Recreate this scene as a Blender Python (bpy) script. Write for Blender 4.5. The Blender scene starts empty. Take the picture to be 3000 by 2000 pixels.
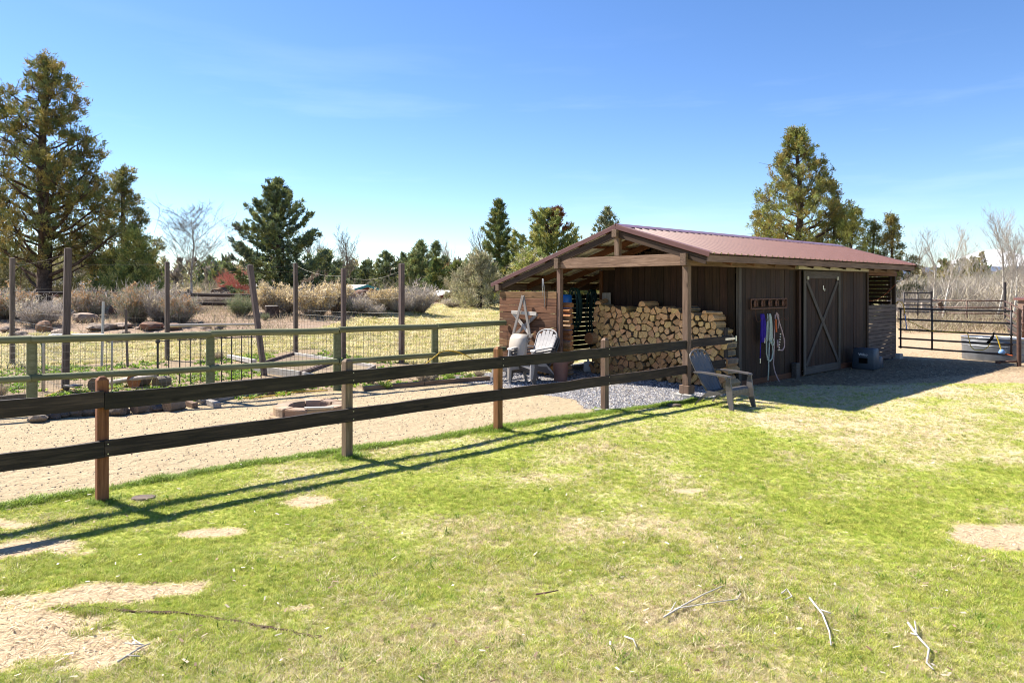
import bpy, bmesh, math, random
import numpy as np
from mathutils import Vector, Matrix, Euler

S = bpy.context.scene
COL = S.collection
R = math.radians

# ------------------------------------------------------------------ camera, sky, sun, exposure
cam_d = bpy.data.cameras.new('camera')
cam = bpy.data.objects.new('camera', cam_d); COL.objects.link(cam)
cam.location = (0, 0, 2.0); cam.rotation_euler = (R(90), 0, 0)
cam_d.sensor_width = 36; cam_d.lens = 24.703; cam_d.shift_y = -0.0533
cam_d.clip_start = 0.1; cam_d.clip_end = 60000
S.camera = cam

SUN_EL = 48.5
SUN_DIR = Vector((-0.870, 0.493, 0)).normalized()
w = bpy.data.worlds.new('World'); S.world = w; w.use_nodes = True
wn = w.node_tree; wn.nodes.clear()
sky = wn.nodes.new('ShaderNodeTexSky'); sky.sky_type = 'NISHITA'; sky.sun_disc = False
sky.sun_elevation = R(SUN_EL)
sky.sun_rotation = math.atan2(SUN_DIR.x, SUN_DIR.y)
sky.altitude = 1000; sky.air_density = 1.0; sky.dust_density = 0.2; sky.ozone_density = 3.4
bg = wn.nodes.new('ShaderNodeBackground'); bg.inputs['Strength'].default_value = 0.077
wo = wn.nodes.new('ShaderNodeOutputWorld')
# faint cirrus: thin bands of noise, everywhere in the lower sky
tc = wn.nodes.new('ShaderNodeTexCoord')
sep = wn.nodes.new('ShaderNodeSeparateXYZ'); wn.links.new(tc.outputs['Generated'], sep.inputs[0])
mpc = wn.nodes.new('ShaderNodeMapping'); mpc.inputs['Scale'].default_value = (2.0, 2.0, 15.0)
mpc.inputs['Rotation'].default_value = (0.05, 0.06, 0.3)
wn.links.new(tc.outputs['Generated'], mpc.inputs['Vector'])
nc = wn.nodes.new('ShaderNodeTexNoise'); nc.inputs['Scale'].default_value = 1.1; nc.inputs['Detail'].default_value = 7
nc.inputs['Roughness'].default_value = 0.55
wn.links.new(mpc.outputs[0], nc.inputs['Vector'])
crc = wn.nodes.new('ShaderNodeMapRange'); crc.inputs[1].default_value = 0.55; crc.inputs[2].default_value = 0.95
crc.inputs[3].default_value = 0.0; crc.inputs[4].default_value = 0.22
wn.links.new(nc.outputs['Fac'], crc.inputs[0])
mxc = wn.nodes.new('ShaderNodeMix'); mxc.data_type = 'RGBA'
fdc = wn.nodes.new('ShaderNodeMapRange'); fdc.inputs[1].default_value = 0.18; fdc.inputs[2].default_value = 0.36; fdc.inputs[3].default_value = 1.0; fdc.inputs[4].default_value = 0.0
wn.links.new(sep.outputs[2], fdc.inputs[0])
muc = wn.nodes.new('ShaderNodeMath'); muc.operation = 'MULTIPLY'; wn.links.new(crc.outputs[0], muc.inputs[0]); wn.links.new(fdc.outputs[0], muc.inputs[1])
wn.links.new(muc.outputs[0], mxc.inputs['Factor'])
hs = wn.nodes.new('ShaderNodeHueSaturation'); hs.inputs['Saturation'].default_value = 1.16; hs.inputs['Hue'].default_value = 0.507
wn.links.new(sky.outputs[0], hs.inputs['Color'])
wn.links.new(hs.outputs[0], mxc.inputs['A']); mxc.inputs['B'].default_value = (9.0, 9.6, 10.4, 1)
wn.links.new(mxc.outputs['Result'], bg.inputs['Color'])
wn.links.new(bg.outputs[0], wo.inputs['Surface'])

sun_d = bpy.data.lights.new('sun', 'SUN'); sun_d.energy = 4.8; sun_d.angle = R(0.5); sun_d.color = (1.0, 0.93, 0.83)
sun = bpy.data.objects.new('sun', sun_d); COL.objects.link(sun)
sv = Vector((SUN_DIR.x * math.cos(R(SUN_EL)), SUN_DIR.y * math.cos(R(SUN_EL)), math.sin(R(SUN_EL))))
sun.rotation_euler = (-sv).to_track_quat('-Z', 'Y').to_euler(); sun.location = (-30, 20, 40)

S.view_settings.view_transform = 'Standard'; S.view_settings.look = 'None'
S.view_settings.exposure = 1.42; S.view_settings.gamma = 1.0; S.view_settings.use_curve_mapping = False
S.render.engine = 'CYCLES'
S.cycles.use_denoising = True; S.cycles.filter_width = 1.05
S.cycles.max_bounces = 7; S.cycles.diffuse_bounces = 3; S.cycles.transparent_max_bounces = 8
S.cycles.sample_clamp_indirect = 6

# ------------------------------------------------------------------ frames
F0, V0 = 2058.6, 840.0
SX, SY = 3.187, 12.808
ANG = R(42.22)
SM = Matrix.Translation((SX, SY, 0)) @ Matrix.Rotation(ANG, 4, 'Z')     # yard frame: x along the shed, y across it
DX, DY = math.cos(ANG), math.sin(ANG)
def W(s, t, z=0.0):
    return Vector((SX + s*DX - t*DY, SY + s*DY + t*DX, z))
def ST(x, y):
    qx, qy = x - SX, y - SY
    return qx*DX + qy*DY, -qx*DY + qy*DX
def GP(u, v, z=0.0):
    """a surveyed ground point of the place"""
    Y = F0*(2.0 - z)/(v - V0)
    return Vector(((u-1500.0)/F0*Y, Y, z))
def AT(u, Y, v):
    return Vector(((u-1500.0)/F0*Y, Y, 2.0 + (V0-v)*Y/F0))

# ------------------------------------------------------------------ object helpers
WM = {}
def link(o, M, parent=None):
    COL.objects.link(o)
    if parent is not None:
        o.parent = parent
        o.matrix_basis = WM[parent.name].inverted() @ M
    else:
        o.matrix_basis = M
    WM[o.name] = M
    return o
def tag(o, label=None, cat=None, group=None, kind=None):
    if label: o['label'] = label
    if cat: o['category'] = cat
    if group: o['group'] = group
    if kind: o['kind'] = kind
    return o
def thing(name, label, cat, M, group=None):
    o = bpy.data.objects.new(name, None); o.empty_display_size = 0.2
    link(o, M); return tag(o, label, cat, group)
def obj(name, me, mats, M=None, parent=None):
    if mats is not None and len(me.materials) == 0:
        for m in (mats if isinstance(mats, (list, tuple)) else [mats]): me.materials.append(m)
    o = bpy.data.objects.new(name, me)
    return link(o, M if M is not None else Matrix(), parent)
def copy_tree(src, M, label=None, group=None, parent=None):
    c = src.copy(); COL.objects.link(c)
    if parent is None:
        c.parent = None; c.matrix_basis = M; WM[c.name] = M
        if label: c['label'] = label
        if group: c['group'] = group
    else:
        c.parent = parent; c.matrix_basis = src.matrix_basis.copy(); WM[c.name] = WM[parent.name] @ c.matrix_basis
    for ch in [x for x in src.children]: copy_tree(ch, None, parent=c)
    return c
def structure(o): o['kind'] = 'structure'; return o

# ------------------------------------------------------------------ mesh helpers
def np_mesh(name, V, faces, col=None, midx=None, smooth=False, attrs=None):
    """V (n,3); faces: (m,k) int array or list of such arrays"""
    V = np.asarray(V, dtype=np.float32)
    if not isinstance(faces, list): faces = [faces]
    faces = [np.asarray(f, dtype=np.int32) for f in faces if len(f)]
    me = bpy.data.meshes.new(name)
    me.vertices.add(len(V)); me.vertices.foreach_set('co', V.ravel())
    loops = np.concatenate([f.ravel() for f in faces]); me.loops.add(len(loops)); me.loops.foreach_set('vertex_index', loops)
    tot = np.concatenate([np.full(len(f), f.shape[1], np.int32) for f in faces])
    st = np.concatenate([[0], np.cumsum(tot)[:-1]]).astype(np.int32)
    me.polygons.add(len(tot)); me.polygons.foreach_set('loop_start', st)
    if midx is not None: me.polygons.foreach_set('material_index', np.asarray(midx, dtype=np.int32))
    me.polygons.foreach_set('use_smooth', np.full(len(tot), smooth, dtype=bool))
    if col is not None:
        a = me.color_attributes.new('Col', 'FLOAT_COLOR', 'POINT')
        c = np.ones((len(V), 4), np.float32); c[:, :3] = col; a.data.foreach_set('color', c.ravel())
    if attrs:
        for k, val in attrs.items():
            a = me.attributes.new(k, 'FLOAT', 'POINT'); a.data.foreach_set('value', np.asarray(val, np.float32))
    me.update(calc_edges=True); me.validate()
    return me

class MB:
    """collects simple solids, then becomes one mesh"""
    def __init__(s): s.v = []; s.f = []; s.m = []
    def add(s, vs, fs, mi=0):
        o = len(s.v); s.v += [tuple(x) for x in vs]; s.f += [tuple(i+o for i in f) for f in fs]; s.m += [mi]*len(fs); return s
    def box(s, c, d, M=None, mi=0):
        hx, hy, hz = d[0]/2, d[1]/2, d[2]/2
        vs = [Vector((c[0]+x*hx, c[1]+y*hy, c[2]+z*hz)) for x in (-1, 1) for y in (-1, 1) for z in (-1, 1)]
        if M is not None: vs = [M @ x for x in vs]
        return s.add(vs, [(0, 1, 3, 2), (4, 6, 7, 5), (0, 4, 5, 1), (2, 3, 7, 6), (0, 2, 6, 4), (1, 5, 7, 3)], mi)
    def loft(s, rings, close=True, caps=True, mi=0):
        n = len(rings[0]); vs = [p for r in rings for p in r]; fs = []
        for i in range(len(rings)-1):
            for j in range(n if close else n-1):
                a, b = i*n+j, i*n+(j+1) % n
                fs.append((a, b, b+n, a+n))
        if caps and close:
            fs.append(tuple(range(n-1, -1, -1))); fs.append(tuple((len(rings)-1)*n+j for j in range(n)))
        return s.add(vs, fs, mi)
    def tube(s, pts, r, n=8, caps=True, mi=0):
        pts = [Vector(p) for p in pts]; rr = r if isinstance(r, (list, tuple)) else [r]*len(pts)
        rings = []; ref = None
        for i, p in enumerate(pts):
            t = (pts[min(i+1, len(pts)-1)] - pts[max(i-1, 0)]).normalized()
            if ref is None: ref = Vector((0, 0, 1)) if abs(t.z) < .9 else Vector((1, 0, 0))
            a = t.cross(ref); a = a.normalized() if a.length > 1e-6 else Vector((1, 0, 0)); b = a.cross(t).normalized(); ref = b
            rings.append([p + a*(rr[i]*math.cos(2*math.pi*k/n)) + b*(rr[i]*math.sin(2*math.pi*k/n)) for k in range(n)])
        return s.loft(rings, True, caps, mi)
    def ribbon(s, pts, wd, th, side, mi=0):
        """a flat strip of given widths and thickness along pts; side = width direction"""
        pts = [Vector(p) for p in pts]; side = Vector(side).normalized()
        wd = wd if isinstance(wd, (list, tuple)) else [wd]*len(pts)
        rings = []
        for i, p in enumerate(pts):
            t = (pts[min(i+1, len(pts)-1)] - pts[max(i-1, 0)]).normalized(); nn = t.cross(side).normalized()
            rings.append([p - side*wd[i]/2 - nn*th/2, p + side*wd[i]/2 - nn*th/2, p + side*wd[i]/2 + nn*th/2, p - side*wd[i]/2 + nn*th/2])
        return s.loft(rings, True, True, mi)
    def lathe(s, prof, n=20, c=(0, 0, 0), sx=1, sy=1, mi=0, caps=False):
        rings = [[Vector((c[0]+sx*r*math.cos(2*math.pi*k/n), c[1]+sy*r*math.sin(2*math.pi*k/n), c[2]+z)) for k in range(n)] for r, z in prof]
        return s.loft(rings, True, caps, mi)
    def mesh(s, name, smooth=False, bevel=0, auto=None):
        me = bpy.data.meshes.new(name); me.from_pydata(s.v, [], s.f)
        me.polygons.foreach_set('material_index', s.m)
        bm = bmesh.new(); bm.from_mesh(me)
        bmesh.ops.recalc_face_normals(bm, faces=bm.faces)
        if bevel: bmesh.ops.bevel(bm, geom=list(bm.edges), offset=bevel, segments=1, affect='EDGES', profile=.5)
        bm.to_mesh(me); bm.free()
        if smooth:
            me.polygons.foreach_set('use_smooth', [True]*len(me.polygons))
            if auto: me.set_sharp_from_angle(angle=R(auto))
        me.update(); return me

_boxes = {}
def box_mesh(L, w, h, bev=0.004):
    k = (round(L, 3), round(w, 3), round(h, 3), bev)
    if k not in _boxes:
        _boxes[k] = MB().box((L/2, 0, 0), (L, w, h)).mesh('board', bevel=min(bev, w*.2, h*.2))
    return _boxes[k]
def board(name, p0, p1, w, h, mat, parent, up=(0, 0, 1), F=SM, bev=0.004, label=None, mesh=None):
    """a board from p0 to p1 (frame F), w wide sideways, h along 'up'; the grain runs along local x"""
    p0, p1 = Vector(p0), Vector(p1); x = (p1-p0).normalized(); up = Vector(up)
    y = up.cross(x).normalized(); z = x.cross(y)
    M = F @ Matrix(((x.x, y.x, z.x, p0.x), (x.y, y.y, z.y, p0.y), (x.z, y.z, z.z, p0.z), (0, 0, 0, 1)))
    me = mesh or box_mesh((p1-p0).length, w, h, bev)
    key = (me.name, mat.name)
    if len(me.materials) and me.materials[0] != mat:
        me2 = _boxes.get(key)
        if me2 is None: me2 = me.copy(); me2.materials.clear(); me2.materials.append(mat); _boxes[key] = me2
        me = me2
    o = obj(name, me, mat, M, parent)
    if label: o['label'] = label
    return o
# ------------------------------------------------------------------ materials
class NT:
    def __init__(s, name):
        s.m = bpy.data.materials.new(name); s.m.use_nodes = True; s.t = s.m.node_tree
        s.b = s.t.nodes['Principled BSDF']; s.out = s.t.nodes['Material Output']
        s.b.inputs['Specular IOR Level'].default_value = 0.3
    def n(s, typ, **kw):
        x = s.t.nodes.new(typ)
        for k, v in kw.items(): setattr(x, k, v)
        return x
    def l(s, a, b): s.t.links.new(a, b)
    def coord(s, kind='Object', scale=(1, 1, 1), rot=(0, 0, 0)):
        c = s.n('ShaderNodeTexCoord'); m = s.n('ShaderNodeMapping')
        m.inputs['Scale'].default_value = scale; m.inputs['Rotation'].default_value = rot
        s.l(c.outputs[kind], m.inputs['Vector']); return m.outputs[0]
    def noise(s, vec, scale, detail=4, rough=.55, dist=0):
        x = s.n('ShaderNodeTexNoise'); x.inputs['Scale'].default_value = scale; x.inputs['Detail'].default_value = detail
        x.inputs['Roughness'].default_value = rough; x.inputs['Distortion'].default_value = dist
        if vec is not None: s.l(vec, x.inputs['Vector'])
        return x.outputs['Fac']
    def ramp(s, fac, stops):
        x = s.n('ShaderNodeValToRGB'); e = x.color_ramp.elements
        while len(e) < len(stops): e.new(.5)
        for q, (p, c) in zip(e, stops): q.position = p; q.color = (*c, 1)
        s.l(fac, x.inputs[0]); return x.outputs[0]
    def mix(s, f, a, b, mode='MIX'):
        x = s.n('ShaderNodeMix', data_type='RGBA', blend_type=mode)
        for v, k in ((f, 'Factor'), (a, 'A'), (b, 'B')):
            i = x.inputs[k]
            if hasattr(v, 'is_linked') or hasattr(v, 'links'): s.l(v, i)
            elif isinstance(v, (int, float)): i.default_value = v
            else: i.default_value = (*v, 1)
        return x.outputs['Result']
    def math(s, op, a, b=None, clamp=False):
        x = s.n('ShaderNodeMath', operation=op, use_clamp=clamp)
        for i, v in enumerate((a, b)):
            if v is None: continue
            if isinstance(v, (int, float)): x.inputs[i].default_value = v
            else: s.l(v, x.inputs[i])
        return x.outputs[0]
    def mr(s, v, a, b, c=0, d=1):
        x = s.n('ShaderNodeMapRange'); s.l(v, x.inputs[0])
        for i, q in enumerate((a, b, c, d)): x.inputs[i+1].default_value = q
        return x.outputs[0]
    def attr(s, name, typ='GEOMETRY', out='Fac'):
        x = s.n('ShaderNodeAttribute', attribute_name=name, attribute_type=typ); return x.outputs[out]
    def rand(s): return s.n('ShaderNodeObjectInfo').outputs['Random']
    def color(s, c):
        if isinstance(c, tuple): s.b.inputs['Base Color'].default_value = (*c, 1)
        else: s.l(c, s.b.inputs['Base Color'])
    def rough(s, v):
        if isinstance(v, (int, float)): s.b.inputs['Roughness'].default_value = v
        else: s.l(v, s.b.inputs['Roughness'])
    def bump(s, h, strength=.3, dist=.01):
        x = s.n('ShaderNodeBump'); x.inputs['Strength'].default_value = strength; x.inputs['Distance'].default_value = dist
        s.l(h, x.inputs['Height']); s.l(x.outputs[0], s.b.inputs['Normal'])
    def vary(s, c, lo=.8, hi=1.2, hue=.012):
        r = s.rand(); x = s.n('ShaderNodeHueSaturation'); s.l(s.mr(r, 0, 1, lo, hi), x.inputs['Value'])
        r2 = s.math('FRACT', s.math('MULTIPLY', r, 17.3)); s.l(s.mr(r2, 0, 1, .5-hue, .5+hue), x.inputs['Hue'])
        s.l(c, x.inputs['Color']); return x.outputs[0]

def wood(name, dark, mid, light, gscale=1.0, rough=.75, vary=(.75, 1.25), spec=.25, knots=True, bump=.35, weather=None):
    t = NT(name)
    c = t.n('ShaderNodeTexCoord'); off = t.n('ShaderNodeCombineXYZ')
    r = t.rand(); t.l(t.math('MULTIPLY', r, 37.0), off.inputs[0]); t.l(t.math('MULTIPLY', r, 11.0), off.inputs[1])
    ad = t.n('ShaderNodeVectorMath', operation='ADD'); t.l(c.outputs['Object'], ad.inputs[0]); t.l(off.outputs[0], ad.inputs[1])
    mp = t.n('ShaderNodeMapping'); mp.inputs['Scale'].default_value = (1.3*gscale, 22*gscale, 22*gscale); t.l(ad.outputs[0], mp.inputs[0])
    g = t.noise(mp.outputs[0], 1.6, 7, .62, .6)
    g2 = t.noise(mp.outputs[0], 6.0, 3, .5)
    big = t.noise(ad.outputs[0], 1.1, 3)
    gg = t.math('ADD', t.math('MULTIPLY', g, .62), t.math('ADD', t.math('MULTIPLY', g2, .18), t.math('MULTIPLY', big, .25)))
    col = t.ramp(gg, [(.34, dark), (.52, mid), (.74, light)])
    if knots:
        mk = t.n('ShaderNodeMapping'); mk.inputs['Scale'].default_value = (2.0, 7, 7); t.l(ad.outputs[0], mk.inputs[0])
        v = t.n('ShaderNodeTexVoronoi'); v.inputs['Scale'].default_value = 1.0; t.l(mk.outputs[0], v.inputs['Vector'])
        col = t.mix(t.mr(v.outputs['Distance'], .05, .13, .75, 0), col, tuple(x*.45 for x in dark))
    if weather:
        wz = t.noise(ad.outputs[0], 2.3, 5, .6)
        col = t.mix(t.mr(wz, .5, .68, 0, .7), col, weather)
    t.color(t.vary(col, *vary)); t.rough(rough); t.b.inputs['Specular IOR Level'].default_value = spec
    t.bump(gg, bump, .006)
    return t.m

def plain(name, c, rough=.5, spec=.4, metal=0, var=.12, nscale=6, bump=0, vary=None):
    t = NT(name); v = t.coord('Object')
    n = t.noise(v, nscale, 5, .6)
    col = t.ramp(n, [(.3, tuple(x*(1-var) for x in c)), (.7, tuple(min(1, x*(1+var)) for x in c))])
    if vary: col = t.vary(col, *vary)
    t.color(col); t.rough(rough); t.b.inputs['Specular IOR Level'].default_value = spec; t.b.inputs['Metallic'].default_value = metal
    if bump: t.bump(n, bump, .02)
    return t.m

def foliage(name, trans=.3, rough=.6, inst=False, gain=1.0):
    t = NT(name)
    c = t.attr('tint', 'INSTANCER', 'Color') if inst else t.attr('Col', 'GEOMETRY', 'Color')
    t.color(c); t.rough(rough); t.b.inputs['Specular IOR Level'].default_value = .2
    tr = t.n('ShaderNodeBsdfTranslucent'); t.l(c, tr.inputs['Color'])
    mx = t.n('ShaderNodeMixShader'); mx.inputs[0].default_value = trans
    t.l(t.b.outputs[0], mx.inputs[1]); t.l(tr.outputs[0], mx.inputs[2]); t.l(mx.outputs[0], t.out.inputs['Surface'])
    return t.m

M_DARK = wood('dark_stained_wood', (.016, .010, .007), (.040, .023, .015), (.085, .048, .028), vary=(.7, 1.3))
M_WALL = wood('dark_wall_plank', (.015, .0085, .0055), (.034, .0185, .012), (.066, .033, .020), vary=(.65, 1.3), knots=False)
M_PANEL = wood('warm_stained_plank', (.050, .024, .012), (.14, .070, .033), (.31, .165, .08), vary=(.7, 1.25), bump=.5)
M_RAFT = wood('warm_rafter_wood', (.05, .022, .010), (.11, .048, .020), (.18, .085, .035), vary=(.75, 1.2))
M_BEAM = wood('beam_wood', (.07, .04, .025), (.20, .125, .078), (.42, .29, .195), vary=(.85, 1.1), bump=.6)
M_RAIL = wood('fence_rail_wood', (.014, .010, .008), (.034, .025, .020), (.105, .075, .053), gscale=.8, vary=(.85, 1.2), bump=.5)
M_POST = wood('fence_post_wood', (.085, .034, .013), (.20, .085, .034), (.33, .16, .07), vary=(.75, 1.15), bump=.4)
M_POSTD = wood('weathered_post_wood', (.06, .038, .025), (.15, .095, .065), (.30, .20, .14), vary=(.85, 1.15), bump=.4)
M_GREY = wood('grey_weathered_wood', (.16, .14, .125), (.30, .265, .235), (.47, .42, .37), vary=(.8, 1.15), bump=.5)
M_PALE = wood('pale_weathered_board', (.30, .27, .24), (.48, .44, .39), (.66, .61, .55), vary=(.85, 1.1), bump=.5)
M_TALL = wood('tall_post_wood', (.06, .045, .038), (.14, .105, .09), (.26, .19, .16), vary=(.75, 1.25), bump=.4)
M_GREEN = wood('treated_green_wood', (.085, .092, .045), (.15, .16, .082), (.25, .25, .15), gscale=.7, vary=(.85, 1.15), bump=.3, knots=False)
M_SLAT = wood('grey_brown_slat', (.055, .040, .033), (.115, .086, .073), (.20, .15, .125), vary=(.8, 1.2), knots=False)
M_DOOR = wood('door_trim_wood', (.034, .028, .024), (.072, .060, .052), (.125, .104, .09), vary=(.85, 1.15), knots=False)
M_FASC = wood('fascia_wood', (.07, .045, .032), (.16, .105, .075), (.27, .185, .135), vary=(.9, 1.1))
M_SKIRT = wood('skirt_board', (.06, .024, .013), (.12, .048, .024), (.18, .08, .04), vary=(.9, 1.1), knots=False)
M_BARKRAIL = wood('split_rail_wood', (.035, .022, .015), (.08, .050, .035), (.15, .10, .075), vary=(.8, 1.2))
M_LANDT = wood('edging_timber', (.09, .055, .035), (.19, .12, .08), (.32, .22, .15), vary=(.85, 1.15))

def roof_mat():
    t = NT('red_metal_roof'); n = t.noise(t.coord('Object'), 3, 5, .6)
    t.color(t.ramp(n, [(.3, (.160, .068, .052)), (.7, (.205, .090, .070))]))
    t.rough(.42); t.b.inputs['Specular IOR Level'].default_value = .55
    return t.m
M_ROOF = roof_mat()
M_UNDER = plain('roof_underside', (.80, .75, .60), .5, .4)
M_TRIM = plain('rake_trim_metal', (.125, .050, .044), .45, .5)
M_RIDGE = plain('ridge_cap_metal', (.20, .085, .085), .28, .7)
M_STEEL = plain('bright_steel', (.62, .62, .62), .32, .5, .85, .15, 20)
M_TRACK = plain('cream_door_track', (.40, .37, .28), .5, .4)
M_PIPE = plain('rusty_pipe', (.10, .055, .040), .6, .4, .2, .4, 9)
M_PIPED = plain('dark_pipe', (.045, .038, .038), .55, .4, .2, .3, 9)
M_WIRE = plain('galvanised_wire', (.17, .155, .135), .5, .4, .2)
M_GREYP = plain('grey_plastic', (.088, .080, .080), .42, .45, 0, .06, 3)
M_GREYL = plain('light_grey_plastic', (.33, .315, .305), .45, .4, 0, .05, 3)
M_BEIGE = plain('beige_plastic', (.36, .32, .275), .5, .35, 0, .05, 3)
M_BEIGEF = plain('grey_beige_frame', (.30, .28, .265), .5, .35, 0, .05, 3)
M_POT = plain('brown_pot', (.19, .098, .080), .55, .35, 0, .1, 5)
M_BLUE = plain('blue_plastic', (.012, .13, .48), .4, .4)
M_HOSE = plain('green_hose', (.006, .045, .040), .4, .5)
M_YELLOW = plain('yellow_hose', (.62, .40, .035), .5, .4, 0, .12, 10)
M_KENNEL = plain('slate_plastic', (.046, .060, .078), .5, .4, 0, .08, 5)
M_BLACK = plain('black_void', (.004, .004, .004), .9, .1)
M_WHITE = plain('white_print', (.80, .84, .88), .5, .3)
M_IRON = plain('rusty_iron', (.13, .062, .042), .7, .3, .2, .4, 30)
M_CONC = plain('concrete', (.36, .34, .31), .9, .2, 0, .25, 14, .4)
M_PURPLE = plain('purple_rope', (.040, .018, .26), .8, .2, 0, .3, 40)
M_WROPE = plain('white_green_rope', (.46, .50, .44), .8, .2, 0, .3, 60)
M_PROPE = plain('pink_rope', (.48, .33, .33), .8, .2, 0, .3, 60)
M_ORANGE = plain('orange_strap', (.50, .11, .03), .7, .2)
M_GREENP = plain('green_tube_paint', (.075, .13, .075), .5, .4)
M_SILV = plain('grey_tube', (.46, .45, .44), .4, .4, .4)
M_TARP = plain('green_tarp', (.22, .42, .27), .6, .3)
M_WHITEP = plain('white_paint', (.70, .70, .70), .6, .3)
M_TEAL = plain('teal_trim', (.03, .20, .24), .5, .3)
M_ROOFPALE = plain('pale_roof', (.50, .49, .43), .6, .3)
M_ROOFGREY = plain('grey_blue_roof', (.22, .25, .33), .6, .3)
M_REDBR = plain('red_brown_wall', (.16, .055, .038), .8, .2, 0, .2, 2)
M_METALW = plain('pale_metal_roof', (.62, .60, .55), .45, .4)
M_BARK = plain('bark', (.085, .060, .047), .95, .1, 0, .55, 7, .6)
M_ASPEN = plain('aspen_bark', (.52, .49, .43), .9, .15, 0, .35, 5)
M_TWIG = plain('bare_twig', (.21, .18, .155), .9, .1, 0, .2, 5)
M_TWIGW = plain('pale_twig', (.40, .36, .31), .9, .1, 0, .25, 5)
M_LEAF = foliage('needle_leaf', .22)
M_BUSH = foliage('brush_stem', .25)
M_BLADE = foliage('grass_blade', .38, .55, True)
M_BLADEM = foliage('weed_leaf', .35)

def rock_mat(name, a, b, c=None):
    t = NT(name); v = t.coord('Object')
    n = t.noise(v, 4, 8, .65); n2 = t.noise(v, 1.4, 3)
    col = t.mix(t.mr(n2, .4, .62), t.ramp(n, [(.32, a), (.68, b)]), c or a)
    t.color(t.vary(col, .75, 1.2, .01)); t.rough(.92); t.bump(n, .7, .05); return t.m
M_STONE = rock_mat('edging_stone', (.075, .058, .048), (.24, .19, .155), (.13, .095, .075))
M_ROCK = rock_mat('field_rock', (.17, .13, .10), (.40, .335, .275), (.29, .215, .16))
M_LAVA = rock_mat('dark_boulder', (.06, .042, .034), (.19, .135, .105), (.20, .105, .06))
M_PAVER = rock_mat('tan_paver_block', (.235, .17, .125), (.36, .275, .21), (.30, .20, .12))

def cut_mat(name, a, b):
    t = NT(name); v = t.coord('Object', (1, 1, 1))
    n = t.noise(v, 9, 5, .6); n2 = t.noise(v, 34, 3, .5)
    col = t.mix(.35, t.ramp(n, [(.30, a), (.68, b)]), t.ramp(n2, [(.35, tuple(x*.8 for x in a)), (.6, b)]))
    t.color(t.vary(col, .78, 1.12, .014)); t.rough(.85); t.bump(n2, .4, .006); return t.m
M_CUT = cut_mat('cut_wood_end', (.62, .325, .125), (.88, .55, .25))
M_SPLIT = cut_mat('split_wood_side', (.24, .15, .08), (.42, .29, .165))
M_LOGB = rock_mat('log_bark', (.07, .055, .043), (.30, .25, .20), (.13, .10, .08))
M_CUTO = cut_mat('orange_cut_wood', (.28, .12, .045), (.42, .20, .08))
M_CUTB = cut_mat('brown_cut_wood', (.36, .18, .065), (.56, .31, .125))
# ------------------------------------------------------------------ terrain
_tab = np.random.RandomState(5).rand(256, 256)
def vn(x, y, sc, seed=0):
    """smooth value noise, 0..1"""
    x = np.asarray(x, float)/sc + seed*17.31; y = np.asarray(y, float)/sc + seed*9.77
    xi = np.floor(x).astype(int); yi = np.floor(y).astype(int); fx = x-xi; fy = y-yi
    fx = fx*fx*(3-2*fx); fy = fy*fy*(3-2*fy)
    a = _tab[xi % 256, yi % 256]; b = _tab[(xi+1) % 256, yi % 256]; c = _tab[xi % 256, (yi+1) % 256]; d = _tab[(xi+1) % 256, (yi+1) % 256]
    return (a*(1-fx)+b*fx)*(1-fy) + (c*(1-fx)+d*fx)*fy
def fbm(x, y, sc, seed=0): return .5*vn(x, y, sc, seed) + .3*vn(x, y, sc*.47, seed+1) + .2*vn(x, y, sc*.21, seed+2)
def sstep(a, b, x):
    q = np.clip((np.asarray(x, float)-a)/(b-a), 0, 1); return q*q*(3-2*q)

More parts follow.
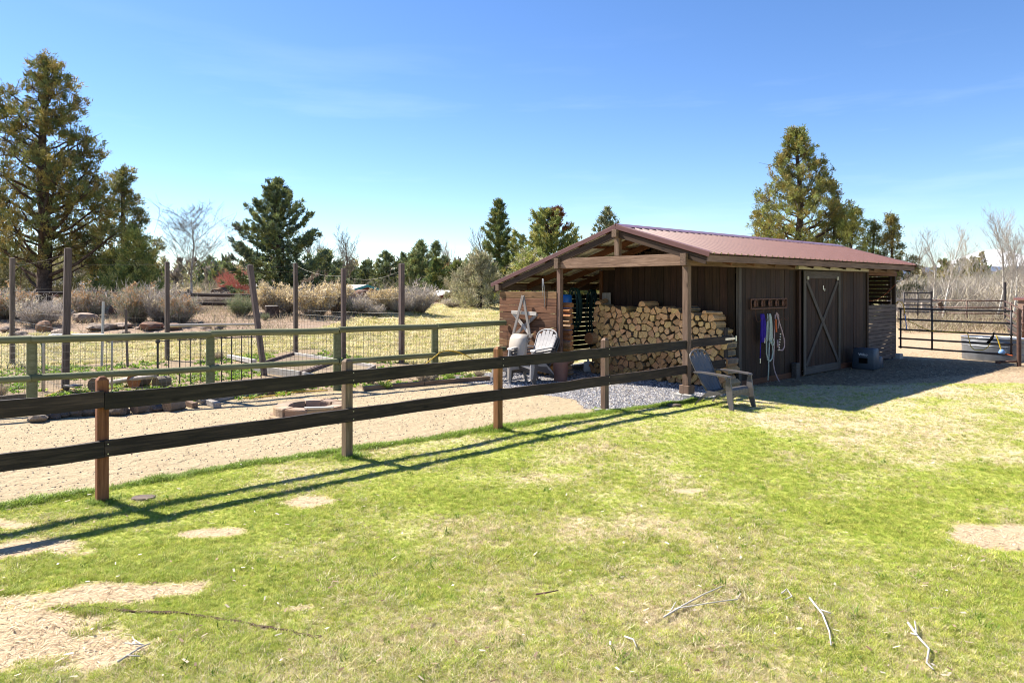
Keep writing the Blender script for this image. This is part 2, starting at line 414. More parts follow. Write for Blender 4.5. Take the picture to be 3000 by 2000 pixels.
EDGE_S = [-40, -14, -10.1, -7.9, -5.8, -2.95, -.65, .5, 1.5, 3, 60]
EDGE_T = [.40, .35, .45, .55, .33, -.05, -.32, -.40, -.06, -.02, -.02]
DIRT_S = [1.6, 2.4, 3.2, 4.5, 6, 8, 10, 14, 40]
DIRT_B = [-.3, .35, .95, 1.9, 3.1, 4.6, 6.0, 9.0, 20]
BARE = [(-3.15, 3.95, .95, .36, .1), (-2.60, 4.62, .50, .17, .25), (-3.75, 5.35, .50, .20, .1), (-2.45, 5.72, .30, .10, .1), (-1.90, 6.54, .22, .16, 0),
        (4.05, 5.62, .72, .28, -.35), (-4.4, 5.9, .4, .15, 0), (1.7, 6.9, .14, .08, 0), (-1.3, 4.4, .10, .05, .2)]
def zones(x, y):
    x = np.asarray(x, float); y = np.asarray(y, float); s, t = ST(x, y)
    n = fbm(x, y, .55, 3)-.5
    te = np.interp(s, EDGE_S, EDGE_T)
    lawn = sstep(-.16, .16, te - t + n*.22)
    td = np.interp(s, DIRT_S, DIRT_B)
    dirt_l = sstep(-.5, .5, td + t + (fbm(x, y, 1.6, 8)-.5)*1.6) * (s > 1.4)
    lawn = lawn*(1-dirt_l)
    far = sstep(24, 30, y)
    left_s = sstep(1.9, 1.3, s)
    # behind the brown fence: path, gravel, garden, field
    tg = np.interp(s, [-40, -11.6, -9.1, -6.55, -4.34, -2.16, 0, 2], [11, 6.5, 5.9, 5.3, 4.85, 4.55, 4.6, 4.6])
    back = (1-sstep(-.16, .16, te-t+n*.22))
    sand = back*sstep(.3, -.3, t - tg + n*.9)*sstep(1.2, .6, s)
    gs = -1.75 - .38*sstep(1.2, 0, t)*1.6 + (fbm(x, y, .7, 21)-.5)*.7
    gravel = back*sstep(-.25, .25, s-gs)*sstep(5.35, 5.0, t)*(s < 10.3)
    weeds = back*sstep(-.5, .4, t-tg)*sstep(13.6, 12.4, t + (fbm(x, y, 2.0, 12)-.5)*2.0)*sstep(-.4, -1.2, s)
    bank = sstep(.5, .8, sstep(20.5, 27, y + (fbm(x, y, 4, 31)-.5)*5)*sstep(-5.0, -9.0, x - (y-27)*.15))*sstep(62, 50, y)
    paddock = sstep(-.3, .3, s-10.3+(fbm(x, y, 1, 4)-.5)*.4) * (x > 8.5)*sstep(46, 38, y)
    dirt = np.clip(np.maximum(dirt_l*(t < .3), paddock), 0, 1)
    bare = np.zeros_like(x)
    for cx, cy, rx, ry, a in BARE:
        px_, py_ = x-cx, y-cy; ca, sa = math.cos(a), math.sin(a)
        q = np.hypot((px_*ca+py_*sa)/rx, (-px_*sa+py_*ca)/ry)
        bare = np.maximum(bare, sstep(1.55, .62, q + (fbm(x, y, .34, 14)-.5)*1.5))
    dry = np.clip((fbm(x, y, 1.7, 40)-.47)*1.3 + .38 + .30*np.exp(-((x-.4)/2.2)**2-((y-3.9)/1.25)**2) + .30*sstep(2.2, 4.4, x)*sstep(6.5, 8.5, y)
                  + (fbm(x, y, .35, 44)-.5)*.9 - .22*np.exp(-((x+2.0)/2.4)**2-((y-5.3)/1.4)**2) - .15*np.exp(-((x-3.4)/1.5)**2-((y-6.8)/1.2)**2), 0, 1)
    return dict(lawn=lawn, sand=sand, gravel=gravel, weeds=weeds, bank=bank, dirt=dirt, bare=bare*lawn, dry=dry, dark_dirt=sstep(1.3, 2.6, s)*sstep(11.5, 9.5, s)*sstep(-.6-.30*s, .1-.30*s, t)*(t < .3))
HEAPS = [(-7.0, 33.2, .50, 1.3), (-5.6, 33.2, .46, 1.0), (-15.8, 38.2, .30, 1.6), (-19.5, 39.2, .3, 1.6)]
def hz(x, y):
    x = np.asarray(x, float); y = np.asarray(y, float)
    wx = np.interp(x - (y-30)*.1, [-60, -12, -3, 5, 9], [1.1, 1.0, .70, .35, 0])
    up = 1.06*sstep(19, 38, y)*wx
    up = up*(1 - .75*sstep(48, 75, y)*(x > -60))
    s, t = ST(x, y)
    und = (fbm(x, y, 3.2, 60)-.5)*.05*sstep(22, 18, y) + (fbm(x, y, 6, 61)-.5)*.5*sstep(21, 30, y)*sstep(4, -4, x)
    for bx_, by_, ba_, bs_ in HEAPS: up = up + ba_*np.exp(-((x-bx_)**2+(y-by_)**2)/bs_**2)
    flat = sstep(1.6, .4, np.maximum(np.maximum(-.3-s, s-10.2), np.maximum(-.2-t, t-5.2)))     # level around the shed
    micro = (fbm(x, y, .3, 70)-.5)*.022*sstep(20, 12, y)
    return up + und*(1-flat) + micro*(1-flat)
def hz1(x, y): return float(hz(np.array([x]), np.array([y]))[0])
def on(x, y): return Vector((x, y, hz1(x, y)))
def Wg(s, t): p = W(s, t); return on(p.x, p.y)
def TM(p, rz=0, sc=1): return Matrix.Translation(p) @ Matrix.Rotation(rz, 4, 'Z') @ Matrix.Diagonal((sc, sc, sc, 1)) if not isinstance(sc, tuple) else Matrix.Translation(p) @ Matrix.Rotation(rz, 4, 'Z') @ Matrix.Diagonal((*sc, 1))

def gmat():
    t = NT('ground_surface'); v = t.coord('Object'); A = lambda k: t.attr(k)
    nf = t.noise(v, 60, 4, .65); nm = t.noise(v, 14, 5, .65); nl = t.noise(v, 2.2, 5, .6); nx = t.noise(v, 150, 2, .6)
    def thr(k, w=.10, amt=.55): return t.mr(t.math('ADD', A(k), t.math('MULTIPLY', t.math('SUBTRACT', nm, .5), amt)), .5-w, .5+w)
    # dry field
    fcol = t.ramp(t.math('ADD', t.math('MULTIPLY', nm, .5), t.math('MULTIPLY', nf, .5)), [(.33, (.34, .275, .13)), (.5, (.52, .44, .235)), (.66, (.66, .575, .345))])
    vs = t.coord('Object', (.35, 1.0, 1)); ng = t.noise(vs, .55, 5, .6)
    c = t.mix(t.mr(ng, .50, .66, 0, .75), fcol, t.ramp(nf, [(.35, (.13, .17, .035)), (.65, (.30, .34, .09))]))
    # bank: brown mulch and litter
    bk = t.ramp(t.math('ADD', t.math('MULTIPLY', nm, .55), t.math('MULTIPLY', nf, .45)), [(.34, (.12, .080, .058)), (.5, (.27, .195, .14)), (.66, (.43, .335, .245))])
    c = t.mix(thr('bank'), c, bk)
    wd = t.ramp(t.math('ADD', t.math('MULTIPLY', nm, .5), t.math('MULTIPLY', nf, .5)), [(.36, (.13, .09, .06)), (.5, (.27, .20, .13)), (.64, (.42, .34, .22))])
    c = t.mix(thr('weeds'), c, wd)
    # trampled dirt with straw
    vd = t.n('ShaderNodeTexVoronoi'); vd.inputs['Scale'].default_value = 9; t.l(v, vd.inputs['Vector'])
    dd = t.ramp(t.math('ADD', t.math('MULTIPLY', nm, .6), t.math('MULTIPLY', nf, .4)), [(.34, (.17, .12, .075)), (.48, (.38, .285, .185)), (.68, (.58, .455, .30))])
    dd = t.mix(t.mr(vd.outputs['Distance'], .08, .3, .55, 0), dd, (.10, .068, .045))
    dd = t.mix(t.math('MULTIPLY', thr('dark_dirt', .3, .9), .62), dd, t.ramp(t.math('ADD', t.math('MULTIPLY', nm, .5), t.math('MULTIPLY', nf, .5)), [(.36, (.06, .042, .027)), (.5, (.14, .10, .064)), (.64, (.28, .21, .13))]))  # darker brown mixed into the dirt along the right hand wall
    c = t.mix(thr('dirt'), c, dd)
    # sand
    sp = t.n('ShaderNodeTexVoronoi'); sp.inputs['Scale'].default_value = 17; t.l(v, sp.inputs['Vector'])
    sd = t.ramp(t.math('ADD', t.math('MULTIPLY', nf, .6), t.math('MULTIPLY', nm, .4)), [(.33, (.25, .187, .115)), (.5, (.378, .305, .193)), (.68, (.47, .395, .265))])
    sd = t.mix(t.mr(nl, .42, .68, 0, .35), sd, (.35, .26, .165))
    spm = t.mr(sp.outputs['Distance'], .07, .16, .8, 0)
    spx = t.n('ShaderNodeSeparateColor'); t.l(sp.outputs['Color'], spx.inputs[0])
    sd = t.mix(t.math('MULTIPLY', t.math('MULTIPLY', spm, t.mr(nl, .45, .6)), t.mr(spx.outputs[0], .70, .76)), sd, (.12, .09, .07))
    c = t.mix(thr('sand'), c, sd)
    # gravel
    gv = t.n('ShaderNodeTexVoronoi'); gv.inputs['Scale'].default_value = 30; t.l(v, gv.inputs['Vector'])
    gx = t.n('ShaderNodeSeparateColor'); t.l(gv.outputs['Color'], gx.inputs[0])
    gc = t.ramp(gx.outputs[0], [(.0, (.15, .15, .17)), (.5, (.27, .275, .305)), (.8, (.36, .35, .35)), (1, (.50, .46, .41))])
    gc = t.mix(t.mr(gv.outputs['Distance'], .35, .62, 0, .8), gc, (.10, .09, .085))
    c = t.mix(thr('gravel'), c, gc)
    # lawn: thatch, with bare places
    mixn = t.math('ADD', t.math('MULTIPLY', nf, .55), t.math('MULTIPLY', nx, .45))
    lg = t.ramp(mixn, [(.33, (.14, .15, .04)), (.47, (.30, .34, .065)), (.60, (.44, .45, .12)), (.74, (.62, .57, .27))])
    ls = t.ramp(mixn, [(.33, (.24, .175, .10)), (.48, (.50, .41, .25)), (.64, (.68, .59, .42))])
    lc = t.mix(t.mr(t.math('ADD', A('dry'), t.math('MULTIPLY', t.math('SUBTRACT', nm, .5), .9)), .3, .75), lg, ls)
    lc = t.mix(thr('bare', .28, .8), lc, t.ramp(mixn, [(.33, (.32, .225, .13)), (.5, (.46, .355, .23)), (.68, (.56, .46, .315))]))
    lc = t.mix(t.math('MULTIPLY', t.mr(nm, .56, .68), t.math('MULTIPLY', A('bare'), .7)), lc, (.20, .135, .08))
    c = t.mix(thr('lawn', .12), c, lc)
    t.color(c); t.rough(.95); t.b.inputs['Specular IOR Level'].default_value = .1
    h = t.math('ADD', t.math('MULTIPLY', nf, .5), t.math('ADD', t.math('MULTIPLY', nm, .8), t.math('MULTIPLY', t.math('MULTIPLY', t.math('SUBTRACT', 1, gv.outputs['Distance']), A('gravel')), .8)))
    rl_ = t.noise(v, 5.5, 4, .6, .8); h = t.math('ADD', h, t.math('MULTIPLY', t.math('MULTIPLY', rl_, A('sand')), 2.4))
    t.bump(h, .8, .035)
    return t.m
M_GROUND = gmat()

def geo(a, b, r0, n): return a + (b-a)*((np.geomspace(1, 1+r0, n)-1)/r0)
xs = np.concatenate([-geo(46, 30000, 3000, 22)[::-1], np.arange(-45, -9, .6), np.arange(-9, 15, .1), np.arange(15, 60, .6), geo(60, 30000, 3000, 22)])
ys = np.concatenate([-geo(30, 30000, 3000, 14)[::-1], np.arange(-28, 2, 2.0), np.arange(2, 18, .1), np.arange(18, 60, .5), np.arange(60, 150, 4), geo(150, 45000, 3000, 22)])
gx_, gy_ = np.meshgrid(xs, ys); NX, NY = len(xs), len(ys)
PXs, PYs = gx_.ravel(), gy_.ravel(); Z = zones(PXs, PYs); HZ = hz(PXs, PYs)
ii, jj = np.meshgrid(np.arange(NX-1), np.arange(NY-1)); q0 = (jj*NX+ii).ravel()
quads = np.stack([q0, q0+1, q0+NX+1, q0+NX], 1)
def fz(k): return Z[k][quads].mean(1)
cls = np.zeros(len(quads), int)
ord_ = ['ground', 'earth_bank', 'garden_bed_soil', 'paddock_dirt', 'sand_path', 'gravel_pad', 'lawn', 'dry_field']
cy_ = PYs[quads].mean(1); cx_ = PXs[quads].mean(1)
cls[(cy_ < 62) & (cy_ > 12) & (cx_ < 9)] = 7
for i, k in ((1, 'bank'), (2, 'weeds'), (3, 'dirt'), (4, 'sand'), (5, 'gravel'), (6, 'lawn')): cls[fz(k) > .5] = i
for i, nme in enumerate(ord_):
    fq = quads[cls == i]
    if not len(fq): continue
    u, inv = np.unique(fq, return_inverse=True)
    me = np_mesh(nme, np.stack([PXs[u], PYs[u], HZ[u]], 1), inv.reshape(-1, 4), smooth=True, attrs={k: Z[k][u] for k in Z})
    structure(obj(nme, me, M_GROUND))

# ------------------------------------------------------------------ grass
rg = np.random.RandomState(11)
def tuft_mesh(name, n, h, spread, lean, wd, seed):
    r = np.random.RandomState(seed); V = []; T = []
    for i in range(n):
        a = r.rand()*6.283; d = spread*math.sqrt(r.rand()); bx, by = d*math.cos(a), d*math.sin(a)
        az = r.rand()*6.283; hh = h*(.55+.6*r.rand()); le = lean*(.3+r.rand())*hh; w_ = wd*(.7+.6*r.rand())
        wx, wy = -math.sin(az)*w_/2, math.cos(az)*w_/2; dx, dy = math.cos(az), math.sin(az); o = len(V)
        V += [(bx-wx, by-wy, -.004), (bx+wx, by+wy, -.004), (bx+wx*.8+dx*le*.35, by+wy*.8+dy*le*.35, hh*.6), (bx-wx*.8+dx*le*.35, by-wy*.8+dy*le*.35, hh*.6), (bx+dx*le, by+dy*le, hh)]
        T += [(o, o+1, o+2), (o, o+2, o+3), (o+3, o+2, o+4)]
    return np_mesh(name, V, np.array(T))
def scatter(name, pts, rot, scl, tint, src, label=None):
    me = bpy.data.meshes.new(name); me.vertices.add(len(pts)); me.vertices.foreach_set('co', np.asarray(pts, np.float32).ravel())
    a = me.attributes.new('rot', 'FLOAT_VECTOR', 'POINT'); a.data.foreach_set('vector', np.asarray(rot, np.float32).ravel())
    a = me.attributes.new('scl', 'FLOAT', 'POINT'); a.data.foreach_set('value', np.asarray(scl, np.float32))
    c = np.ones((len(pts), 4), np.float32); c[:, :3] = tint
    a = me.attributes.new('tint', 'FLOAT_COLOR', 'POINT'); a.data.foreach_set('color', c.ravel())
    o = obj(name, me, M_BLADE)
    g = bpy.data.node_groups.new(name, 'GeometryNodeTree')
    g.interface.new_socket('Geometry', in_out='INPUT', socket_type='NodeSocketGeometry'); g.interface.new_socket('Geometry', in_out='OUTPUT', socket_type='NodeSocketGeometry')
    gi = g.nodes.new('NodeGroupInput'); go = g.nodes.new('NodeGroupOutput'); ip = g.nodes.new('GeometryNodeInstanceOnPoints')
    oi = g.nodes.new('GeometryNodeObjectInfo'); oi.inputs[0].default_value = src; oi.transform_space = 'ORIGINAL'
    nr = g.nodes.new('GeometryNodeInputNamedAttribute'); nr.data_type = 'FLOAT_VECTOR'; nr.inputs[0].default_value = 'rot'
    ns = g.nodes.new('GeometryNodeInputNamedAttribute'); ns.data_type = 'FLOAT'; ns.inputs[0].default_value = 'scl'
    L = g.links.new
    L(gi.outputs[0], ip.inputs['Points']); L(oi.outputs['Geometry'], ip.inputs['Instance'])
    L(nr.outputs[0], ip.inputs['Rotation']); L(ns.outputs[0], ip.inputs['Scale']); L(ip.outputs[0], go.inputs[0])
    md = o.modifiers.new('scatter', 'NODES'); md.node_group = g
    o['kind'] = 'stuff'
    if label: o['label'] = label
    return o
def sample_lawn(n, ymax, power, test, margin=.06):
    """random points on the ground in view, thinning with distance"""
    out = []
    got = 0
    while got < n:
        m = n*3; u = rg.rand(m); y = (3.0**(1-power) + u*(ymax**(1-power)-3.0**(1-power)))**(1/(1-power))
        x = (rg.rand(m)*2-1)*(.80*y+.3)
        k = test(x, y); x, y = x[k], y[k]; out.append(np.stack([x, y], 1)); got += len(x)
    return np.concatenate(out)[:n]
def place_src(name, me, p):
    o = obj(name, me, M_BLADE, TM(p)); o['kind'] = 'stuff'; o['tint'] = (.16, .23, .04, 1.0); return o
def lawn_ok(x, y):
    z = zones(x, y); p = z['lawn']*(1-.97*z['bare']**.7); return p > .25+.5*rg.rand(len(x))
P = sample_lawn(230000, 19, 1.05, lawn_ok)
zz = zones(P[:, 0], P[:, 1]); dr = np.clip(zz['dry']*.8+.06 + (rg.rand(len(P))-.5)*.85, 0, 1)
PZ = hz(P[:, 0], P[:, 1])
isdry = dr > .52
src_g = place_src('grass_tuft', tuft_mesh('grass_tuft', 9, .029, .030, 1.5, .0042, 1), on(.6, 5.2))
src_d = place_src('straw_tuft', tuft_mesh('straw_tuft', 8, .022, .034, 2.2, .0042, 2), on(.9, 4.6))
def build_tufts(name, k, src, cols, s0, s1, label):
    n = k.sum(); p = np.stack([P[k, 0], P[k, 1], PZ[k]], 1)
    rot = np.stack([(rg.rand(n)-.5)*.5, (rg.rand(n)-.5)*.5, rg.rand(n)*6.283], 1)
    u = rg.rand(n, 1); c = np.array(cols)[rg.randint(0, len(cols), n)]*(.6+.75*u)
    grow = .45+1.1*fbm(p[:, 0], p[:, 1], .45, 80)
    scatter(name, p, rot, (s0+(s1-s0)*rg.rand(n))*grow, c, src, label)
build_tufts('lawn_grass', ~isdry, src_g, [(.34, .42, .06), (.41, .47, .075), (.26, .36, .045), (.50, .52, .11), (.57, .54, .15)], .42, .9, 'short green blades of the lawn')
build_tufts('lawn_thatch', isdry, src_d, [(.66, .57, .37), (.58, .48, .28), (.74, .66, .47), (.44, .34, .20), (.54, .51, .18)], .45, .95, 'dry straw coloured blades of the lawn')
P_k = P; P = sample_lawn(380, 14, 1.04, lawn_ok); PZ = hz(P[:, 0], P[:, 1]); src_c = place_src('clover_tuft', tuft_mesh('clover_tuft', 16, .05, .06, 1.3, .011, 5), on(-.6, 5.0))
build_tufts('lawn_weeds', np.ones(len(P), bool), src_c, [(.15, .25, .03), (.19, .30, .04), (.13, .21, .03), (.30, .34, .07)], .3, .75, 'darker weed clumps scattered in the lawn')
# longer grass along the path edge and around the posts
E_ = []
for i in range(5200):
    s_ = rg.uniform(-12.5, -.2); te = np.interp(s_, EDGE_S, EDGE_T); E_.append((s_, te + rg.normal(0, .05) - .03))
for ps in (-9.4, -6.86, -4.53, -2.26):
    for i in range(130): E_.append((ps+rg.normal(0, .09), .05+rg.normal(0, .09)))
E_ = np.array(E_); ex = SX + E_[:, 0]*DX - E_[:, 1]*DY; ey = SY + E_[:, 0]*DY + E_[:, 1]*DX
P = np.stack([ex, ey], 1); PZ = hz(ex, ey)
build_tufts('edge_grass', np.ones(len(P), bool), src_g, [(.22, .32, .045), (.28, .36, .06), (.17, .26, .035)], .9, 1.7, 'longer green grass along the sand path edge')
# dry field tufts behind the fences
def field_ok(x, y):
    z = zones(x, y); k = np.maximum.reduce([z['lawn'], z['sand'], z['gravel'], z['dirt'], z['bank'], z['weeds']]); s, t = ST(x, y)
    return (k < .4) & (x < 4) & (t > 5.4) & (y > 13)
rg = np.random.RandomState(12)
def sample_field(n):
    out = []; got = 0
    while got < n:
        y = 13 + (rg.rand(n*3)**1.5)*34; x = rg.uniform(-1, .12, n*3)*(.78*y); k = field_ok(x, y); out.append(np.stack([x[k], y[k]], 1)); got += k.sum()
    return np.concatenate(out)[:n]
P = sample_field(30000); PZ = hz(P[:, 0], P[:, 1])
build_tufts('field_grass', np.ones(len(P), bool), src_d, [(.64, .55, .32), (.56, .47, .26), (.72, .64, .43), (.46, .43, .16), (.36, .38, .10)], 2.0, 4.5, 'dry grass of the field behind the green fence')
def weeds_ok(x, y):
    z = zones(x, y); return z['weeds']*(fbm(x, y, 1.3, 90) > .46)*1. > .5
P = []
while len(P) < 9000:
    s_, t_ = rg.uniform(-16, -.8), rg.uniform(4.6, 14); q = W(s_, t_)
    P.append((q.x, q.y))
P = np.array(P); k = weeds_ok(P[:, 0], P[:, 1]); P = P[k]; PZ = hz(P[:, 0], P[:, 1])
src_w = place_src('weed_tuft', tuft_mesh('weed_tuft', 12, .06, .05, 1.5, .022, 3), Wg(-7.5, 9.4))
build_tufts('garden_weeds', np.ones(len(P), bool), src_w, [(.20, .33, .035), (.28, .40, .055), (.14, .25, .03), (.34, .43, .08)], .5, 1.15, 'bright green weeds growing in the garden plot')
# ------------------------------------------------------------------ woodshed and stable
rs = random.Random(4)
shed = thing('woodshed', 'long dark brown timber shed with a red ribbed metal roof and an open firewood bay', 'shed', SM)
KR, KL, TR, ZR = .2915, .3034, 1.60, 3.21
S0, S1 = -.06, 10.22
TE, TL = -.51, 5.39
def zroof(t): return ZR - (KR*(TR-t) if t < TR else KL*(t-TR))
def B(name, p0, p1, w_, h, mat, up=(0, 0, 1), label=None, bev=.004): return board(name, p0, p1, w_, h, mat, shed, up, SM, bev, label)
def V_(name, s, t, z0, z1, ws, wt, mat, label=None, bev=.004):     # vertical member: ws along s, wt along t
    return B(name, (s, t, z0), (s, t, z1), wt, ws, mat, up=(1, 0, 0), label=label, bev=bev)
# posts
V_('post', 0, 0, .215, 2.385, .115, .115, M_POSTD, 'weathered right front post of the open bay')
fb = V_('post_block', 0, 0, .065, .213, .20, .20, M_POSTD)
for k, (a, b, hh) in enumerate(((-.08, .10, .06), (-.10, -.09, .063), (.10, .02, .055))):
    obj('concrete_footing', MB().box((0, 0, hh/2-.03), (.15, .17, hh+.06)).mesh('concrete_footing', bevel=.01), M_CONC, SM @ Matrix.Translation((a, b, 0)) @ Matrix.Rotation(.2*k, 4, 'Z'), shed)
V_('post', 0, 3.2, 0, 2.385, .10, .10, M_POSTD)
V_('post', .06, 5.03, 0, 1.905, .10, .10, M_DARK)
V_('king_post', 0, TR, 2.612, 2.985, .10, .11, M_POSTD)
# long beams and the cross beam
for t_, z0, z1 in ((0, 2.388, 2.608), (3.2, 2.388, 2.608), (5.13, 1.908, 2.048)):
    B('long_beam', (-.13, t_, (z0+z1)/2), (10.05, t_, (z0+z1)/2), .125, z1-z0, M_POSTD)
B('ridge_beam', (-.13, TR, 3.06), (10.05, TR, 3.06), .12, .15, M_POSTD)
B('cross_beam', (-.01, .066, 2.498), (-.01, 3.134, 2.498), .09, .215, M_BEAM)
# roof frame
def slope(name, s, t0, t1, dz, w_, h, mat):
    return B(name, (s, t0, zroof(t0)+dz), (s, t1, zroof(t1)+dz), w_, h, mat)
def raf(s, mat):
    slope('rafter', s, 1.66, 5.32, -.155, .042, .13, mat); slope('rafter', s, 1.54, -.44, -.155, .042, .13, mat)
raf(-.035, M_DARK)
k = 0
for i in range(1, 13): raf(-.035+.84*i, M_RAFT if i < 5 else M_DARK)
for t_ in (.62, -.35, 2.6, 3.6, 4.6, 5.2, 1.35, 1.85):
    z = zroof(t_)-.058; a = math.atan(-KL if t_ > TR else KR)
    B('purlin', (S0+.02, t_, z), (S1-.02, t_, z), .085, .035, M_RAFT if t_ > 1 else M_DARK, up=(0, -math.sin(a), math.cos(a)))
# ribbed roof sheets
def sheet_mesh(wd, ln):
    prof = []
    nrib = 4; p_ = wd/nrib
    for i in range(nrib):
        a = i*p_; prof += [(a, 0), (a+p_*.5-.032, 0), (a+p_*.5-.014, .027), (a+p_*.5+.014, .027), (a+p_*.5+.032, 0)]
    prof.append((wd, 0)); prof = [q for i, q in enumerate(prof) if i == 0 or q != prof[i-1]]
    n = len(prof); V = [(x, 0, z) for x, z in prof]+[(x, ln, z) for x, z in prof]+[(x, 0, z-.006) for x, z in prof]+[(x, ln, z-.006) for x, z in prof]
    F = []; m = []
    for i in range(n-1):
        F.append((i, i+1, n+i+1, n+i)); m.append(0); F.append((2*n+i+1, 2*n+i, 3*n+i, 3*n+i+1)); m.append(1)
        F.append((i, 2*n+i, 2*n+i+1, i+1)); m.append(0); F.append((n+i, n+i+1, 3*n+i+1, 3*n+i)); m.append(0)
    F += [(0, n, 3*n, 2*n), (n-1, 3*n-1, 4*n-1, 2*n-1)]; m += [0, 0]
    me = bpy.data.meshes.new('roof_sheet'); me.from_pydata(V, [], F); me.polygons.foreach_set('material_index', m); me.update(); return me
NP = 11; PW = (S1-S0)/NP
for side in (0, 1):
    t1 = TE if side == 0 else TL; ln = math.hypot(TR-t1, zroof(t1)-ZR)
    y = Vector((0, t1-TR, zroof(t1)-ZR)).normalized(); z = Vector((1, 0, 0)).cross(y); z = z if z.z > 0 else -z
    me = sheet_mesh(PW-.003, ln)
    for i in range(NP):
        M = SM @ Matrix(((1, y[0], z[0], S0+i*PW), (0, y[1], z[1], TR+y[1]*.015), (0, y[2], z[2], ZR+y[2]*.015+.001*(i % 2)), (0, 0, 0, 1)))
        obj('roof_panel', me, [M_ROOF, M_UNDER], M, shed)
# ridge cap, rake trim, fascia
rc = MB()
for sg in (-1, 1):
    k_ = KR if sg < 0 else KL
    for a, b in ((0, .20),):
        pts = [Vector((S0-.02, TR+sg*a, ZR-k_*a+.040)), Vector((S0-.02, TR+sg*b, ZR-k_*b+.026))]
        rc.loft([[Vector((S0-.02, TR, ZR+.048)), Vector((S0-.02, TR+sg*.20, ZR-k_*.20+.032)), Vector((S0-.02, TR+sg*.20, ZR-k_*.20+.028)), Vector((S0-.02, TR, ZR+.043))],
                 [Vector((S1, TR, ZR+.048)), Vector((S1, TR+sg*.20, ZR-k_*.20+.032)), Vector((S1, TR+sg*.20, ZR-k_*.20+.028)), Vector((S1, TR, ZR+.043))]])
obj('ridge_cap', rc.mesh('ridge_cap'), M_RIDGE, SM, shed)
for s_, e in ((S0-.022, -1), (S1+.022, 1)):
    for t0, t1 in ((TR, TL+.01), (TR, TE-.01)):
        B('rake_trim', (s_, t0, zroof(t0)-.022), (s_, t1, zroof(t1)-.022), .012, .085, M_TRIM)
        B('rake_flange', (s_-e*.05, t0, zroof(t0)+.026), (s_-e*.05, t1, zroof(t1)+.026), .10, .006, M_ROOF)
B('fascia_board', (-.055, -.46, 2.507), (6.0, -.46, 2.507), .036, .125, M_FASC); B('fascia_board', (6.003, -.46, 2.507), (10.20, -.46, 2.507), .036, .125, M_FASC)
B('fascia_board', (-.02, 5.34, 1.975), (10.2, 5.34, 1.975), .03, .11, M_DARK)
# back wall of the open bay: upright planks under the roof slope
def upright(name, s0, t0, s1, t1, z0, ztop, pitch, th, mat, gap=.006):
    L = math.hypot(s1-s0, t1-t0); n = max(1, round(L/pitch)); p_ = L/n; ux, uy = (s1-s0)/L, (t1-t0)/L
    for i in range(n):
        c = (i+.5)*p_; s, t = s0+ux*c, t0+uy*c; pr = rs.uniform(-.0035, .0035)
        B(name, (s-uy*pr, t+ux*pr, z0), (s-uy*pr, t+ux*pr, ztop(s, t)), th, p_-gap, mat, up=(ux, uy, 0), bev=.005)
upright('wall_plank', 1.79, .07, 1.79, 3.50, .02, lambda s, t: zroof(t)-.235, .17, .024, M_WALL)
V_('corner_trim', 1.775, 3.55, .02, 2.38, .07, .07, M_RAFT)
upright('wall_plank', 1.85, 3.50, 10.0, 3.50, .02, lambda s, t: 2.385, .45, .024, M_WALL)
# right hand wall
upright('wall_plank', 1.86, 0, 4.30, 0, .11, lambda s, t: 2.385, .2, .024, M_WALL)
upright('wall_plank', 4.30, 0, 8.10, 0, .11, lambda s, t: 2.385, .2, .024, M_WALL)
V_('corner_trim', 1.80, -.005, .02, 2.385, .10, .07, M_DOOR)
V_('corner_trim', 8.15, -.012, .02, 2.42, .09, .06, M_WALL)
B('skirt_board', (1.80, -.022, .045), (4.05, -.022, .045), .03, .15, M_SKIRT); B('skirt_board', (6.30, -.022, .03), (8.10, -.022, .03), .03, .20, M_SKIRT)
B('eave_board', (1.85, -.03, 2.40), (8.15, -.03, 2.40), .03, .07, M_DARK)
# sliding door on its track
door = bpy.data.objects.new('sliding_door', None); link(door, SM @ Matrix.Translation((4.38, -.10, .05)), shed)
def D(name, p0, p1, w_, h, mat, up): return board(name, p0, p1, w_, h, mat, door, up, SM)
D0, D1, DZ0, DZ1 = 4.385, 6.285, .03, 2.36
for i in range(10):
    c = D0+.06+(i+.5)*(D1-D0-.12)/10; D('door_plank', (c, -.085, DZ0+.02), (c, -.085, DZ1-.02), .022, (D1-D0-.12)/10-.006, M_WALL, (1, 0, 0))
for c in (D0+.05, D1-.05): D('door_stile', (c, -.108, DZ0), (c, -.108, DZ1), .028, .11, M_DOOR, (1, 0, 0))
for z, h in ((DZ0+.085, .17), (DZ1-.085, .17)): D('door_rail', (D0+.107, -.108, z), (D1-.107, -.108, z), .026, h, M_DOOR, (0, 0, 1))
D('door_brace', (D0+.13, -.106, DZ0+.20), (D1-.13, -.106, DZ1-.22), .022, .10, M_DOOR, (0, 0, 1))
D('door_brace', (D0+.13, -.113, DZ1-.22), (D1-.13, -.113, DZ0+.20), .022, .10, M_DOOR, (0, 0, 1))
for c in (D0+.17, D1-.17): D('door_roller', (c, -.128, DZ1-.20), (c, -.128, DZ1-.12), .02, .08, M_TRACK, (1, 0, 0))
D('door_handle', (5.33, -.128, 1.93), (5.33, -.128, 2.03), .015, .02, M_STEEL, (1, 0, 0)); D('door_handle', (5.40, -.128, 1.90), (5.40, -.128, 1.96), .015, .02, M_STEEL, (1, 0, 0))
V_('door_jamb', 4.26, -.055, .02, 2.36, .09, .07, M_WALL)
for i in range(5): B('door_track', (4.08+i*.77, -.10, 2.425), (4.08+(i+1)*.77-.008, -.10, 2.425), .09, .075, M_TRACK)
obj('door_guide', MB().box((0, 0, .16), (.16, .12, .34)).mesh('door_guide', bevel=.008), M_DOOR, SM @ Matrix.Translation((4.02, -.10, 0)), shed)
